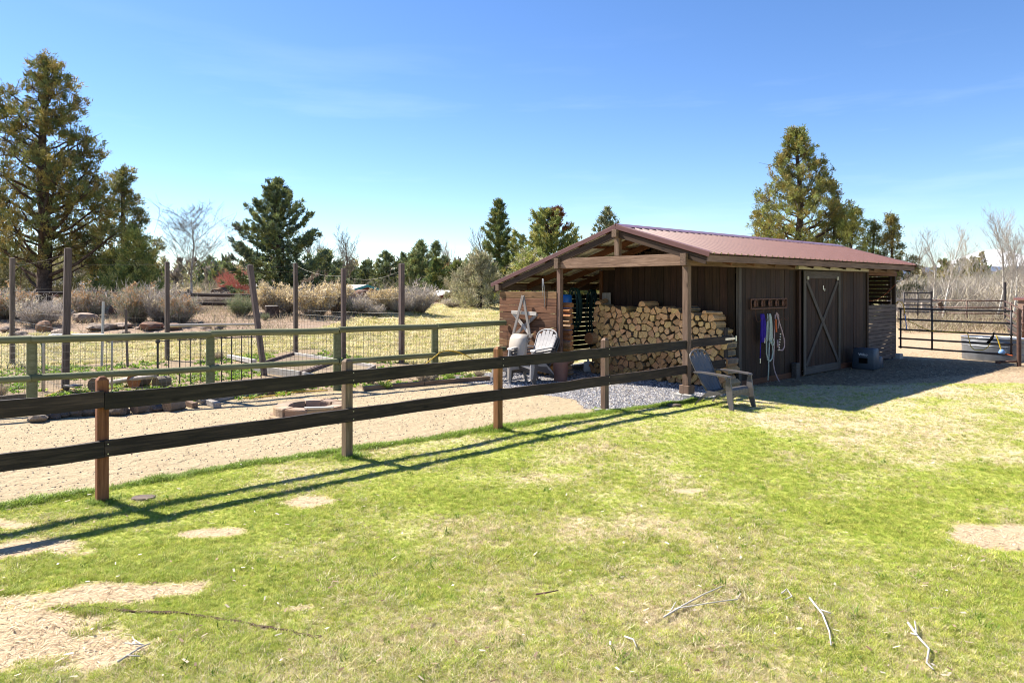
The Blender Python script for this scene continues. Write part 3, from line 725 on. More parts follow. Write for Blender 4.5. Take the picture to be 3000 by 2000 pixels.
# slatted stable bay at the far end
for i in range(15):
    z = .105+i*.0975
    lo = .04 if i == 0 else 0
    B('slat', (8.20, -.02, z), (10.12, -.02, z), .022, .0895, M_SLAT)
V_('post', 10.13, .03, 0, 2.385, .10, .09, M_DARK); V_('post', 8.24, .06, 0, 2.385, .09, .09, M_DARK)
obj('concrete_footing', MB().box((0, 0, .04), (.22, .2, .24)).mesh('concrete_footing', bevel=.01), M_CONC, SM @ Matrix.Translation((10.17, -.06, -.02)), shed)
B('head_board', (8.20, -.02, 2.355), (10.2, -.02, 2.355), .03, .12, M_RAFT)
upright('wall_plank', 8.12, .1, 8.12, 3.45, .02, lambda s, t: 2.35, .6, .02, M_WALL)
for i in range(21): B('end_slat', (10.16, .12, .10+i*.112), (10.16, 3.5, .10+i*.112), .022, .0955, M_WALL)
for i in range(5): B('end_slat', (10.16, 3.6, .2+i*.37), (10.16, 5.0, .2+i*.37), .022, .30, M_WALL)
upright('wall_plank', 10.12, -.0, 10.12, 3.2, 2.44, lambda s, t: max(2.47, zroof(t)-.235), .45, .02, M_WALL)
# lean-to: long slatted side wall, front panel of wide planks
for i in range(14): B('side_slat', (.12, 5.08, .19+i*.1195), (10.05, 5.08, .19+i*.1195), .022, .110, M_WALL)
for s_ in (1.8, 3.6, 5.4, 7.2): V_('wall_stud', s_, 5.03, .02, 1.9, .05, .07, M_DARK)
ZP = [1.895, 1.74, 1.58, 1.42, 1.262, 1.107, .948, .79, .63, .475, .325]
for a, b in zip(ZP[:-1], ZP[1:]):
    j = rs.uniform(-.004, .004)
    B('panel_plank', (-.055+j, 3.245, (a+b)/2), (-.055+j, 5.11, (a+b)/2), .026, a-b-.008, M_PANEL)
# hanging rack with five horseshoes and the lead ropes
rack = thing('hook_rack', 'rusty wall rack with five horseshoes and long hooks on the dark shed wall', 'hook rack', SM @ Matrix.Translation((2.95, -.03, 1.64)))
def RK(name, mb, mat, smooth=False): return obj(name, mb.mesh(name, smooth), mat, SM, rack)
for z in (1.745, 1.55): RK('rack_bar', MB().box((2.95, -.045, z), (1.52, .03, .022)), M_IRON)
for s_ in (2.20, 3.70): RK('rack_bar', MB().box((s_, -.045, 1.648), (.022, .03, .172)), M_IRON)
for i in range(5):
    c = 2.36+i*.295
    RK('horseshoe', MB().tube([(c+.062*math.sin(a), -.06, 1.655-.074*math.cos(a)) for a in np.linspace(.5, 2*math.pi-.5, 12)], .014, 5), M_IRON)
    RK('horseshoe', MB().box((c, -.045, 1.65), (.085, .015, .125)), M_IRON)
    RK('hook', MB().tube([(c, -.06, 1.54), (c+.01, -.065, 1.34), (c+.03, -.09, 1.285), (c+.06, -.13, 1.30), (c+.07, -.14, 1.34)], .0065, 5), M_IRON)
def loops(c, z0, z1, wd, n, r, seed, y=-.12):
    q = random.Random(seed); mb = MB()
    for i in range(n):
        o = c+q.uniform(-wd*.25, wd*.25); w_ = wd*q.uniform(.35, .6); zb = z1+q.uniform(0, .12)*(z0-z1); yy = y+q.uniform(-.025, .02)
        mb.tube([(o+w_*.5*math.sin(a)*(.55+.45*(1-math.cos(a))/2), yy+.012*math.cos(a*2), (z0+zb)/2+(z0-zb)/2*math.cos(a)) for a in np.linspace(0, 2*math.pi, 22)], r, 6)
    return mb
p = loops(2.52, 1.44, .86, .20, 11, .013, 1); p.tube([(2.47, -.11, .95), (2.46, -.11, .7), (2.45, -.11, .53)], .011, 6)
o = obj('purple_lead_rope', p.mesh('lead_rope', True), M_PURPLE, SM); tag(o, 'bundled purple lead rope hanging from the leftmost hook', 'rope')
q = MB(); q.tube([(2.45, -.11, .535), (2.45, -.11, .44)], .012, 6); q.tube([(2.43, -.11, .53), (2.48, -.11, .53)], .006, 5); obj('snap_clip', q.mesh('snap_clip'), M_STEEL, SM, o)
q = MB(); q.tube([(2.60, -.13, .98), (2.60, -.13, .84)], .010, 6); obj('snap_clip', q.mesh('snap_clip'), M_STEEL, SM, o)
p = loops(2.80, 1.44, .82, .13, 4, .013, 2)
p.tube([(2.76, -.11, 1.4), (2.71, -.11, 1.0), (2.71, -.11, .62), (2.76, -.11, .49), (2.85, -.11, .45), (2.94, -.11, .50), (2.98, -.11, .62), (2.95, -.11, .9), (2.90, -.12, 1.15), (2.84, -.12, 1.38)], .016, 7)
p.tube([(2.84, -.14, 1.0), (2.90, -.15, .92), (2.95, -.15, .85), (2.92, -.15, .78), (2.85, -.15, .80), (2.83, -.15, .88)], .014, 6)
p.tube([(2.82, -.12, .95), (2.80, -.11, .5), (2.80, -.11, .30), (2.79, -.10, .06)], .014, 6)
o = obj('white_lead_rope', p.mesh('lead_rope', True), M_WROPE, SM); tag(o, 'pale green white rope looped on the second hook with a hanging tail', 'rope')
p = MB(); p.tube([(3.12, -.11, 1.45), (3.20, -.12, 1.30), (3.34, -.13, 1.05), (3.44, -.13, .85), (3.44, -.13, .72), (3.36, -.13, .65), (3.25, -.12, .66), (3.17, -.12, .75), (3.16, -.12, .88)], .016, 7)
p.tube([(3.08, -.11, 1.42), (3.05, -.11, 1.1), (3.03, -.11, .7), (3.02, -.10, .38), (3.06, -.11, .22), (3.15, -.12, .08), (3.19, -.13, .02), (3.18, -.15, .012)], .014, 7)
p.tube([(3.11, -.12, 1.46), (3.19, -.13, 1.40), (3.20, -.13, 1.25), (3.16, -.13, 1.12)], .012, 6)
o = obj('pink_lead_rope', p.mesh('lead_rope', True), M_PROPE, SM); tag(o, 'pale pink rope on the third hook with one open loop and a long tail', 'rope')
q = MB(); q.ribbon([(3.06, -.135, 1.32), (3.05, -.14, 1.18), (3.08, -.14, 1.05)], .05, .012, (1, 0, 0)); obj('orange_sleeve', q.mesh('orange_sleeve'), M_ORANGE, SM, o)
q = MB()
for i in range(7): q.box((3.24-.012*i, -.14, 1.0-.055*i), (.035, .03, .03))
obj('chain', q.mesh('chain', bevel=.006), M_STEEL, SM, o)

# things kept in the lean-to
q = MB().lathe([(.0, .55), (.15, .55), (.165, .9), (.17, 1.72), (.16, 1.80), (.14, 1.82), (0, 1.82)], 18)
o = obj('blue_barrel', q.mesh('barrel', True, auto=40), M_BLUE, SM @ Matrix.Translation((.75, 3.77, 0))); tag(o, 'tall blue plastic barrel standing behind the middle porch post', 'barrel')
o['label'] = 'tall blue plastic tube standing behind the middle shed post'
def hose_coil(c, z0, z1, wd, n, seed, s):
    q = random.Random(seed); mb = MB()
    for i in range(n):
        o = q.uniform(-.05, .05); w_ = wd*q.uniform(.75, 1.1); zb = z1+q.uniform(-.12, .12); yy = q.uniform(-.06, .06)
        mb.tube([(s+yy, c+o+w_/2*math.sin(a), (z0+zb)/2+(z0-zb)/2*math.cos(a)) for a in np.linspace(0, 2*math.pi, 24)], .014, 6)
    return mb
o = obj('garden_hose', hose_coil(4.25, 1.97, 1.0, .36, 11, 3, 1.6).mesh('hose', True), M_HOSE, SM); tag(o, 'thick dark green garden hose coil hanging beside the blue tube', 'hose')
o = obj('garden_hose', hose_coil(4.48, 1.92, .55, .26, 9, 5, 2.5).mesh('hose', True), M_HOSE, SM); tag(o, 'long thin dark hose coil hanging deeper in the lean-to', 'hose')
board('grey_board', (1.70, 3.33, 0.9), (1.70, 3.33, 1.86), .03, .25, M_GREY, None, up=(0, 1, 0), label='short grey board standing behind the left end of the firewood')['category'] = 'board'
o = obj('plastic_jug', MB().box((0, 0, .12), (.16, .2, .24)).lathe([(.03, .24), (.03, .29)], 8).mesh('jug', bevel=.02), M_WHITEP, SM @ Matrix.Translation((1.5, 3.72, 0)) @ Matrix.Rotation(.5, 4, 'Z')); tag(o, 'small white plastic container on the ground left of the firewood stack', 'jug')
q = MB().tube([(-.1, 3.47, 1.55), (-.11, 3.475, 2.0), (-.11, 3.50, 2.17), (-.11, 3.525, 2.18), (-.11, 3.53, 2.0), (-.11, 3.51, 1.8)], .008, 5)
o = obj('bent_rod', q.mesh('bent_rod', True), M_SILV, SM @ Matrix.Translation((.02, .12, 0))); tag(o, 'thin bent metal rod sticking up above the plank panel', 'rod')

# ------------------------------------------------------------------ firewood
def voronoi(pts, R_):
    out = []
    P_ = np.array(pts)
    for i, (x, y) in enumerate(pts):
        poly = [(x-R_, y-R_), (x+R_, y-R_), (x+R_, y+R_), (x-R_, y+R_)]
        d = np.hypot(P_[:, 0]-x, P_[:, 1]-y)
        for j in np.argsort(d)[1:20]:
            mx, my = (P_[j]+P_[i])/2; nx, ny = P_[j]-P_[i]
            new = []
            for k in range(len(poly)):
                a, b = poly[k], poly[(k+1) % len(poly)]
                da = (a[0]-mx)*nx+(a[1]-my)*ny; db = (b[0]-mx)*nx+(b[1]-my)*ny
                if da <= 0: new.append(a)
                if da*db < 0:
                    f = da/(da-db); new.append((a[0]+(b[0]-a[0])*f, a[1]+(b[1]-a[1])*f))
            poly = new
            if len(poly) < 3: break
        out.append(poly)
    return out
def log_mesh(poly, ln, r):
    """poly (t,z) around its own centre; length along local x; a few outer edges carry bark"""
    n = len(poly); bark0 = r.randrange(n); nb = r.choice([1, 2, 2, 3]) if r.random() < .8 else 0
    fr = [(y, z) for y, z in poly]; bk = [(y*r.uniform(.9, 1.0), z*r.uniform(.9, 1.0)) for y, z in poly]
    t0 = r.uniform(-.012, .012)
    V = [(t0*y*6, y, z) for y, z in fr]+[(ln, y, z) for y, z in bk]
    F = [tuple(range(n-1, -1, -1)), tuple(range(n, 2*n))]; m = [0, 0]
    for i in range(n):
        F.append((i, (i+1) % n, n+(i+1) % n, n+i)); m.append(2 if (i-bark0) % n < nb else 1)
    me = bpy.data.meshes.new('log'); me.from_pydata(V, [], F); me.polygons.foreach_set('material_index', m)
    bm = bmesh.new(); bm.from_mesh(me); bmesh.ops.recalc_face_normals(bm, faces=bm.faces)
    bmesh.ops.bevel(bm, geom=[e for e in bm.edges if e.calc_length() > .02 and e.is_manifold and e.calc_face_angle(0) > .5], offset=.005, segments=1, affect='EDGES')
    bm.to_mesh(me); bm.free(); me.update(); return me
def shape_cell(poly, cx, cy, r):
    """turn a packing cell into a split-log section"""
    P_ = [(a-cx, b-cy) for a, b in poly]; k = r.random()
    gx = sum(a for a, b in P_)/len(P_); gy = sum(b for a, b in P_)/len(P_)
    P_ = [(a-gx, b-gy) for a, b in P_]; rm = min(math.hypot((a+c)/2, (b+d)/2) for (a, b), (c, d) in zip(P_, P_[1:]+P_[:1]))
    if k < .13:
        q = rm*r.uniform(.95, 1.12); P_ = [(q*math.cos(a)*r.uniform(.94, 1.05), q*math.sin(a)*r.uniform(.94, 1.05)) for a in np.linspace(0, 6.283, 10)[:-1]]
    elif k < .85:
        # round off a stretch of the outline (the bark arc), keep the rest straight splits
        n = len(P_); i0 = r.randrange(n); out = []
        for i in range(n):
            a = P_[i]; b = P_[(i+1) % n]
            out.append((a[0]*r.uniform(.82, .93), a[1]*r.uniform(.82, .93)))
            if (i-i0) % n < 2:
                mx, my = (a[0]+b[0])/2, (a[1]+b[1])/2; h = math.hypot(mx, my) or 1; g = min(1.06, 1+.006/h); out.append((mx*g, my*g))
        P_ = out
    else: P_ = [(a*.89, b*.89) for a, b in P_]
    if len(P_) > 5 and r.random() < .55: P_.pop(r.randrange(len(P_)))
    # drop corners that are too close
    out = []
    for a in P_:
        if not out or math.hypot(a[0]-out[-1][0], a[1]-out[-1][1]) > .016: out.append(a)
    return out, gx, gy
rl = random.Random(21)
TOPT = [-.4, -.12, -.03, .08, .25, .45, .7, 1.2, 1.7, 2.2, 2.7, 3.1, 3.3, 3.46, 3.6]
TOPZ = [.0, .25, .9, 1.12, 1.33, 1.46, 1.52, 1.52, 1.60, 1.50, 1.56, 1.56, 1.52, 1.30, .0]
sites = []
sp_ = .153
for j in range(-1, 16):
    for i in range(-4, 30):
        t_ = -.3 + (i+.5*(j % 2))*sp_ + rl.uniform(-.060, .060); z_ = .055+j*sp_*.86+rl.uniform(-.050, .050)
        if t_ < 3.8: sites.append((t_, z_))
cells = voronoi(sites, .16)
GF = 'split firewood logs stacked in the open bay'
TOPS_ = []
for (t_, z_), poly in zip(sites, cells):
    if len(poly) < 3 or z_ < .02 or z_ > np.interp(t_, TOPT, TOPZ) or t_ < -.10 or t_ > 3.44: continue
    pg, gx, gy = shape_cell(poly, t_, z_, rl)
    if len(pg) < 3: continue
    lo = min(b for a, b in pg); dz = max(0, .004-(z_+gy+lo))
    ln = rl.uniform(.38, .45); s_ = 1.30 + rl.gauss(0, .022)
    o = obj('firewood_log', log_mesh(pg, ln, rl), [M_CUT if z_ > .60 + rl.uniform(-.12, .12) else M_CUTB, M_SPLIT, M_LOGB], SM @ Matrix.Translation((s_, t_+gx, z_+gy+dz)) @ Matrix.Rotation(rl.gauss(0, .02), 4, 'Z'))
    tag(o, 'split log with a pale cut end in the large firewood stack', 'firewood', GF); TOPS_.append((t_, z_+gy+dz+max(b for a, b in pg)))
# loose logs lying on top and a few that stand out
def pile_top(t): return max(z for a, z in TOPS_ if abs(a-t) < .13)
def one_log(s, t, z, rad, ln, rz, ry, label, mat=None, wedge=True, seed=0):
    r = random.Random(seed)
    if z > 1.4: z = pile_top(t) + rad*(.33 if wedge else .85)
    if wedge: pg = [(-rad, -rad*.35), (rad, -rad*.45)]+[(rad*math.cos(a), rad*.75*math.sin(a)) for a in np.linspace(.15, 3.0, 5)]
    else: pg = [(rad*math.cos(a), rad*math.sin(a)) for a in np.linspace(0, 6.283, 13)[:-1]]
    o = obj('firewood_log', log_mesh(pg, ln, r), [mat or M_CUT, M_SPLIT, M_LOGB], SM @ Matrix.Translation((s, t, z)) @ Euler((0, ry, rz)).to_matrix().to_4x4())
    return tag(o, label, 'firewood', GF if 'loose' in label else None)
one_log(1.22, 3.18, 1.68, .075, .46, .30, -.12, 'slanting loose log on top at the far left end of the firewood stack', seed=1)
one_log(1.26, 1.98, 1.68, .10, .44, -.12, 0, 'large split loose log lying on the middle top of the firewood stack', seed=2)
one_log(1.22, .42, 1.56, .06, .42, -.35, .05, 'thin loose log slanting off the right shoulder of the firewood stack', seed=5)
one_log(1.10, 3.36, .82, .135, .35, 0, 0, 'wide orange round log bulging from the left end of the firewood stack', M_CUTO, False, 6)
GB = 'firewood logs behind the plank panel'
for row in range(3):
    for i in range(11):
        pg = [(.085*math.cos(a)*rl.uniform(.75, 1.1), .07*math.sin(a)*rl.uniform(.75, 1.1)) for a in np.linspace(0, 6.283, rl.choice([5, 6, 7]))[:-1]]
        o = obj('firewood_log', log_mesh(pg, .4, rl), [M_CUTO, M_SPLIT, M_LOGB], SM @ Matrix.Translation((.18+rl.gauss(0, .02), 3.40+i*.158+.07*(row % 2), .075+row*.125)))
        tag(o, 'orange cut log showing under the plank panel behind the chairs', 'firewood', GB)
for i in range(11):
    pg = [(.07*math.cos(a)*rl.uniform(.8, 1.15), .068*math.sin(a)*rl.uniform(.8, 1.1)) for a in np.linspace(0, 6.283, 6)[:-1]]
    o = obj('firewood_log', log_mesh(pg, .34+rl.uniform(0, .05), rl), [M_CUTO, M_CUTO, M_SPLIT], SM @ Matrix.Translation((.22, 3.09-rl.uniform(0, .05), .42+i*.118)) @ Matrix.Rotation(R(90), 4, 'Z'))
    tag(o, 'orange split log stacked on edge just right of the plank panel', 'firewood', 'logs stacked beside the middle post')
# the weathered star leaning on the panel
star = thing('wooden_star', 'large five pointed star of weathered grey boards hung on the plank panel', 'star', SM @ Matrix.Translation((-.12, 4.22, 1.34)))
SP = [(4.20, 1.80), (4.52, .90), (3.80, 1.40), (4.62, 1.42), (3.97, .88)]
for k, (a, b) in enumerate(((0, 1), (1, 2), (2, 3), (3, 4), (4, 0))):
    (ta, za), (tb, zb) = SP[a], SP[b]; s_ = -.10-.026*(0, 0, 1, 0, 2)[k]
    if k == 0: s_ = -.165
    board('star_board', (s_, ta, za), (s_, tb, zb), .022, .078, M_PALE if k in (2, 3) else M_GREY, star, up=(0, -(zb-za), tb-ta))
# ------------------------------------------------------------------ chairs, pot, kennel, fire pit
def adirondack(M, label, mat, group=None):
    c = thing('adirondack_chair', label, 'chair', M, group)
    def P_(name, mb, smooth=False): return obj(name, mb.mesh(name, smooth, bevel=0), mat, M, c)
    hf = [.87, .965, 1.0, .965, .87]
    def back(x, f, top): # point on the reclined back at fraction f
        return Vector((x*(1+.30*f), -.17-.36*f-.03*math.sin(f*3.1), .27+.68*f))
    for i in range(5):
        x = (i-2)*.082; pts = [back(x, f*hf[i], 1) for f in np.linspace(0, 1, 7)]
        P_('back_slat', MB().ribbon(pts, [.076*(1+.30*f) for f in np.linspace(0, 1, 6)]+[.068], .014, (1, 0, 0)))
    rim = [back(-.225, f, 1) for f in np.linspace(0, .78, 6)]+[back(.225*math.cos(a)*-1, .80+.215*math.sin(a), 1) for a in np.linspace(.25, math.pi-.25, 9)]+[back(.225, f, 1) for f in np.linspace(.78, 0, 6)]
    P_('back_rim', MB().tube(rim, .017, 6), True)
    P_('back_crossbar', MB().ribbon([back(x, .42, 1)+Vector((0, -.02, 0)) for x in (-.21, 0, .21)], .07, .02, (0, -.4, .9)))
    sp = [(-.19, .262), (-.02, .272), (.15, .325), (.27, .368), (.325, .365), (.352, .330), (.356, .27)]
    for i in range(5): P_('seat_slat', MB().ribbon([((i-2)*.098, y, z) for y, z in sp], .094, .014, (1, 0, 0)))
    P_('apron', MB().ribbon([(x, .345, .27-.05*abs(x)/.27) for x in (-.28, -.2, 0, .2, .28)], .06, .02, (0, 0, 1)))
    for sg in (-1, 1):
        P_('armrest', MB().ribbon([(sg*.27, -.40, .585), (sg*.31, -.25, .60), (sg*.335, 0, .595), (sg*.335, .25, .58), (sg*.33, .33, .572), (sg*.33, .352, .55)], [.065, .085, .105, .12, .115, .10], .026, (1, 0, 0)))
        P_('front_leg', MB().ribbon([(sg*.33, .335, .565), (sg*.335, .32, .48), (sg*.325, .335, .33), (sg*.335, .365, .15), (sg*.345, .40, .0)], [.05, .09, .12, .10, .07], .03, (0, 1, .15)))
        P_('rear_leg', MB().ribbon([(sg*.26, .30, .315), (sg*.26, .05, .25), (sg*.262, -.16, .215), (sg*.27, -.33, .08), (sg*.275, -.40, .0)], [.06, .075, .11, .085, .065], .03, (0, .45, .9)))
    return c
def facing(x, y, fx, fy, z=None): return Matrix.Translation((x, y, hz1(x, y) if z is None else z)) @ Matrix.Rotation(math.atan2(fy, fx)-R(90), 4, 'Z')
fr = W(0, -1)-W(0, 0)
adirondack(facing(3.54, 11.80, fr.x-.04, fr.y) @ Matrix.Scale(.95, 4), 'single grey plastic adirondack chair on the grass in front of the firewood', M_GREYP)
for i in range(3):
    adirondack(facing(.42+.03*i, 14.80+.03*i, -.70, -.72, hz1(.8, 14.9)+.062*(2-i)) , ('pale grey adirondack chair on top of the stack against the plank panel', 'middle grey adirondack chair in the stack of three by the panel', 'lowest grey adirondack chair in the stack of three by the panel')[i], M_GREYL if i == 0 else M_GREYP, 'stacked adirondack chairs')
def patio(M, label, mat, fmat):
    c = thing('patio_chair', label, 'chair', M, 'stacked beige patio chairs')
    def P_(name, mb, m=mat, smooth=False): return obj(name, mb.mesh(name, smooth), m, M, c)
    bp = [(-.20, .33), (-.235, .46), (-.255, .63), (-.285, .78), (-.34, .855), (-.42, .87)]
    P_('backrest', MB().ribbon([(0, y, z) for y, z in bp], [.42, .44, .455, .45, .43, .41], .016, (1, 0, 0)), mat, True)
    P_('seat', MB().ribbon([(0, y, z) for y, z in [(-.20, .325), (-.05, .315), (.12, .33), (.235, .345), (.27, .33)]], [.40, .42, .43, .43, .42], .018, (1, 0, 0)), mat, True)
    P_('apron', MB().ribbon([(x, .265, z) for x, z in [(-.205, .25), (-.17, .285), (0, .298), (.17, .285), (.205, .25)]], .05, .018, (0, 0, 1)), fmat)
    for sg in (-1, 1):
        P_('front_leg', MB().ribbon([(sg*.205, .245, .33), (sg*.215, .255, .2), (sg*.222, .27, 0)], [.07, .055, .045], .03, (1, 0, 0)), fmat)
        P_('rear_leg', MB().ribbon([(sg*.20, -.19, .34), (sg*.212, -.22, .18), (sg*.222, -.27, 0)], [.08, .065, .05], .03, (0, 1, 0)), fmat)
        P_('side_rail', MB().ribbon([(sg*.21, -.20, .31), (sg*.215, .25, .32)], .06, .016, (0, 0, 1)), fmat)
    return c
for i in range(3):
    patio(facing(-.06+.012*i, 14.72+.012*i, -.66, -.75, hz1(.13, 14.8)+.058*(2-i)), ('topmost beige patio chair with a curved back on the stack by the fence post', 'middle beige patio chair of the stack of three by the fence post', 'bottom beige patio chair of the stack standing on gravel')[i], M_BEIGE, M_BEIGE if i == 0 else M_BEIGEF)
q = MB().lathe([(.0, 0), (.135, 0), (.142, .03), (.165, .37), (.192, .375), (.196, .445), (.178, .45), (.165, .40), (.13, .06), (0, .05)], 24)
o = obj('brown_pot', q.mesh('pot', True, auto=35), M_POT, TM(on(1.03, 14.92))); tag(o, 'brown plastic plant pot on gravel beside the stacked grey chairs', 'plant pot')
# slate grey moulded step with a dark opening
KM = SM @ Matrix.Translation((6.98, -.44, .0)) @ Matrix.Rotation(R(4), 4, 'Z')
kb = thing('mounting_block', 'slate grey moulded plastic block with a black opening by the shed wall', 'mounting block', KM)
def taper(x0, x1, y0, y1, z0, z1, inset):
    return [[Vector((x0, y0, z0)), Vector((x1, y0, z0)), Vector((x1, y1, z0)), Vector((x0, y1, z0))], [Vector((x0+inset, y0+inset, z1)), Vector((x1-inset, y0+inset, z1)), Vector((x1-inset, y1-inset, z1)), Vector((x0+inset, y1-inset, z1))]]
obj('block_body', MB().loft(taper(-.22, .25, -.25, .27, 0, .50, .022)).mesh('block_body', True, bevel=.025, auto=50), M_KENNEL, KM, kb)
obj('block_step', MB().loft(taper(.245, .58, -.235, .255, 0, .27, .014)).mesh('block_step', True, bevel=.02, auto=50), M_KENNEL, KM, kb)
obj('opening', MB().box((-.213, 0.0, .215), (.012, .20, .13)).mesh('opening'), M_BLACK, KM, kb)
cu = bpy.data.curves.new('lettering', 'FONT'); cu.body = 'Wilco'; cu.size = .085; cu.align_x = 'CENTER'; cu.extrude = .001; cu.materials.append(M_WHITE)
tmp_ = bpy.data.objects.new('lettering_curve', cu); COL.objects.link(tmp_); bpy.context.view_layer.update()
lme = bpy.data.meshes.new_from_object(tmp_); bpy.data.objects.remove(tmp_); lme.name = 'lettering'
obj('lettering', lme, M_WHITE, KM @ Matrix.Translation((-.2125, .005, .335)) @ Matrix.Rotation(R(-90), 4, 'Z') @ Matrix.Rotation(R(90), 4, 'X'), kb)
# fire pit of two courses of blocks
FPc = Vector((-3.10, 10.85, 0)); FM = TM(FPc + Vector((0, 0, hz1(FPc.x, FPc.y))))
pit = thing('fire_pit', 'round fire pit of two courses of tan paver blocks on the sand', 'fire pit', FM)
def pit_block(r0, r1, h, da, n=5):
    ring = []
    for z, g in ((0, 0), (h*.85, 0), (h, .012)):
        o_ = [Vector(((r1-g*.8)*math.cos(a), (r1-g*.8)*math.sin(a), z)) for a in np.linspace(-da+g, da-g, n)]
        i_ = [Vector(((r0+g*.5)*math.cos(a), (r0+g*.5)*math.sin(a), z)) for a in np.linspace(da-g, -da+g, n)]
        ring.append(o_+i_)
    return MB().loft(ring).mesh('paver_block')
pm0 = pit_block(.28, .62, .062, math.pi/10-.012); pm1 = pit_block(.335, .545, .122, math.pi/9-.016)
for k in range(10): obj('paver_block', pm0, M_PAVER, FM @ Matrix.Translation((.01, -.02, 0)) @ Matrix.Rotation(k*2*math.pi/10+.1, 4, 'Z') @ Matrix.Scale(rs.uniform(.98, 1.02), 4), pit)
for k in range(9): obj('paver_block', pm1, M_PAVER, FM @ Matrix.Translation((rs.uniform(-.01, .01), rs.uniform(-.01, .01), .064)) @ Matrix.Rotation(k*2*math.pi/9+.35+rs.uniform(-.01, .01), 4, 'Z') @ Matrix.Scale(rs.uniform(.98, 1.01), 4), pit)
obj('ash_bed', MB().lathe([(0, .02), (.27, .02), (.29, .0)], 20).mesh('ash_bed'), M_LANDT, FM, pit)
o = board('plank_on_pit', (0, 0, 0), (.42, .03, .0), .07, .022, M_PALE, None, F=FM @ Matrix.Translation((.04, -.50, .21)) @ Matrix.Rotation(.10, 4, 'Z')); o.name = 'pale_plank'; tag(o, 'short pale board lying on the near rim of the fire pit', 'board')

# ------------------------------------------------------------------ brown board fence and gate
def post_mesh(w_, h, cap=.03, name='post'):
    a = w_/2; r = lambda k, x: [Vector((x, -k, -k)), Vector((x, k, -k)), Vector((x, k, k)), Vector((x, -k, k))]
    return MB().loft([r(a, 0), r(a, h-cap*1.2), r(a*.97, h-cap), r(a*.45, h)]).mesh(name, bevel=.004)
def upost(name, M, w_, h, mat, parent, label=None, cap=.03, below=.15):
    me = post_mesh(w_, h+below, cap, name)
    o = obj(name, me, mat, M @ Matrix.Translation((0, 0, -below)) @ Matrix.Rotation(R(-90), 4, 'Y'), parent)
    if label: o['label'] = label
    return o
fence = thing('board_fence', 'dark brown two rail board fence between the lawn and the sand path', 'fence', TM(Wg(-6, .05), ANG))
FPS = [(-11.9, .05), (-9.4, .055), (-6.86, .06), (-4.53, .04), (-2.26, .03)]
for i, (s_, t_) in enumerate(FPS):
    p = Wg(s_, t_); upost('post', TM(p, ANG+rs.uniform(-.05, .05)), .096, 1.165-p.z*.0, M_POST if i in (0, 1, 3) else M_POSTD, fence)
rails = [(-14.3, -9.402), (-9.398, -4.532), (-4.528, .13)]
for a, b in rails:
    for z in (.505, .955):
        me_ = MB(); n_ = 14; L_ = b-a; wob = [(rs.uniform(-.004, .004), rs.uniform(-.006, .006)) for _ in range(n_+1)]
        me_.loft([[Vector((L_*k/n_, y_+wob[k][0], z_+wob[k][1]+(rs.uniform(-.003, .003)))) for y_, z_ in ((-.020, -.074), (-.018, -.076), (.018, -.076), (.020, -.074), (.020, .074), (.018, .076), (-.018, .076), (-.020, .074))] for k in range(n_+1)])
        board('rail', (a, -.018, z+rs.uniform(-.008, .008)), (b, -.018, z+rs.uniform(-.008, .008)), .040, .152, M_RAIL, fence, mesh=me_.mesh('rail'))
nm = MB()
for s_ in (-9.4, -6.86, -4.53, -2.26):
    for z in (.505, .955):
        for dz in (-.045, .045): nm.tube([(s_+.03, -.040, z+dz), (s_+.03, -.0395, z+dz)], .006, 6)
obj('screw_heads', nm.mesh('screw_heads'), M_STEEL, SM, fence)
for k, (a, b) in enumerate(((-.09, .06), (.10, -.05), (0, -.11))):
    obj('concrete_footing', MB().box((0, 0, .0), (.13, .10, .07)).mesh('concrete_footing', bevel=.012), M_CONC, TM(Wg(-2.26+a, .03+b), .4*k), fence)
gate = thing('board_gate', 'short dark two board gate hung between the shed post and the shed wall', 'gate', SM @ Matrix.Translation((.9, -.02, .4)))
for z in (.515, .965): board('gate_rail', (.137, -.018, z), (1.50, -.018, z), .040, .152, M_RAIL, gate)
board('gate_stile', (1.36, .02, .10), (1.36, .02, 1.20), .035, .10, M_RAIL, gate, up=(1, 0, 0)); board('gate_stile', (1.56, .03, .02), (1.56, .03, 1.08), .035, .05, M_POSTD, gate, up=(1, 0, 0))
for z in (.515, .965):
    h_ = board('hinge', (1.24, -.042, z+.02), (1.62, -.042, z+.02), .006, .045, M_STEEL, gate)
    obj('hinge_pin', MB().tube([(1.62, -.05, z-.03), (1.62, -.05, z+.07)], .016, 8).mesh('hinge_pin'), M_STEEL, SM, h_)
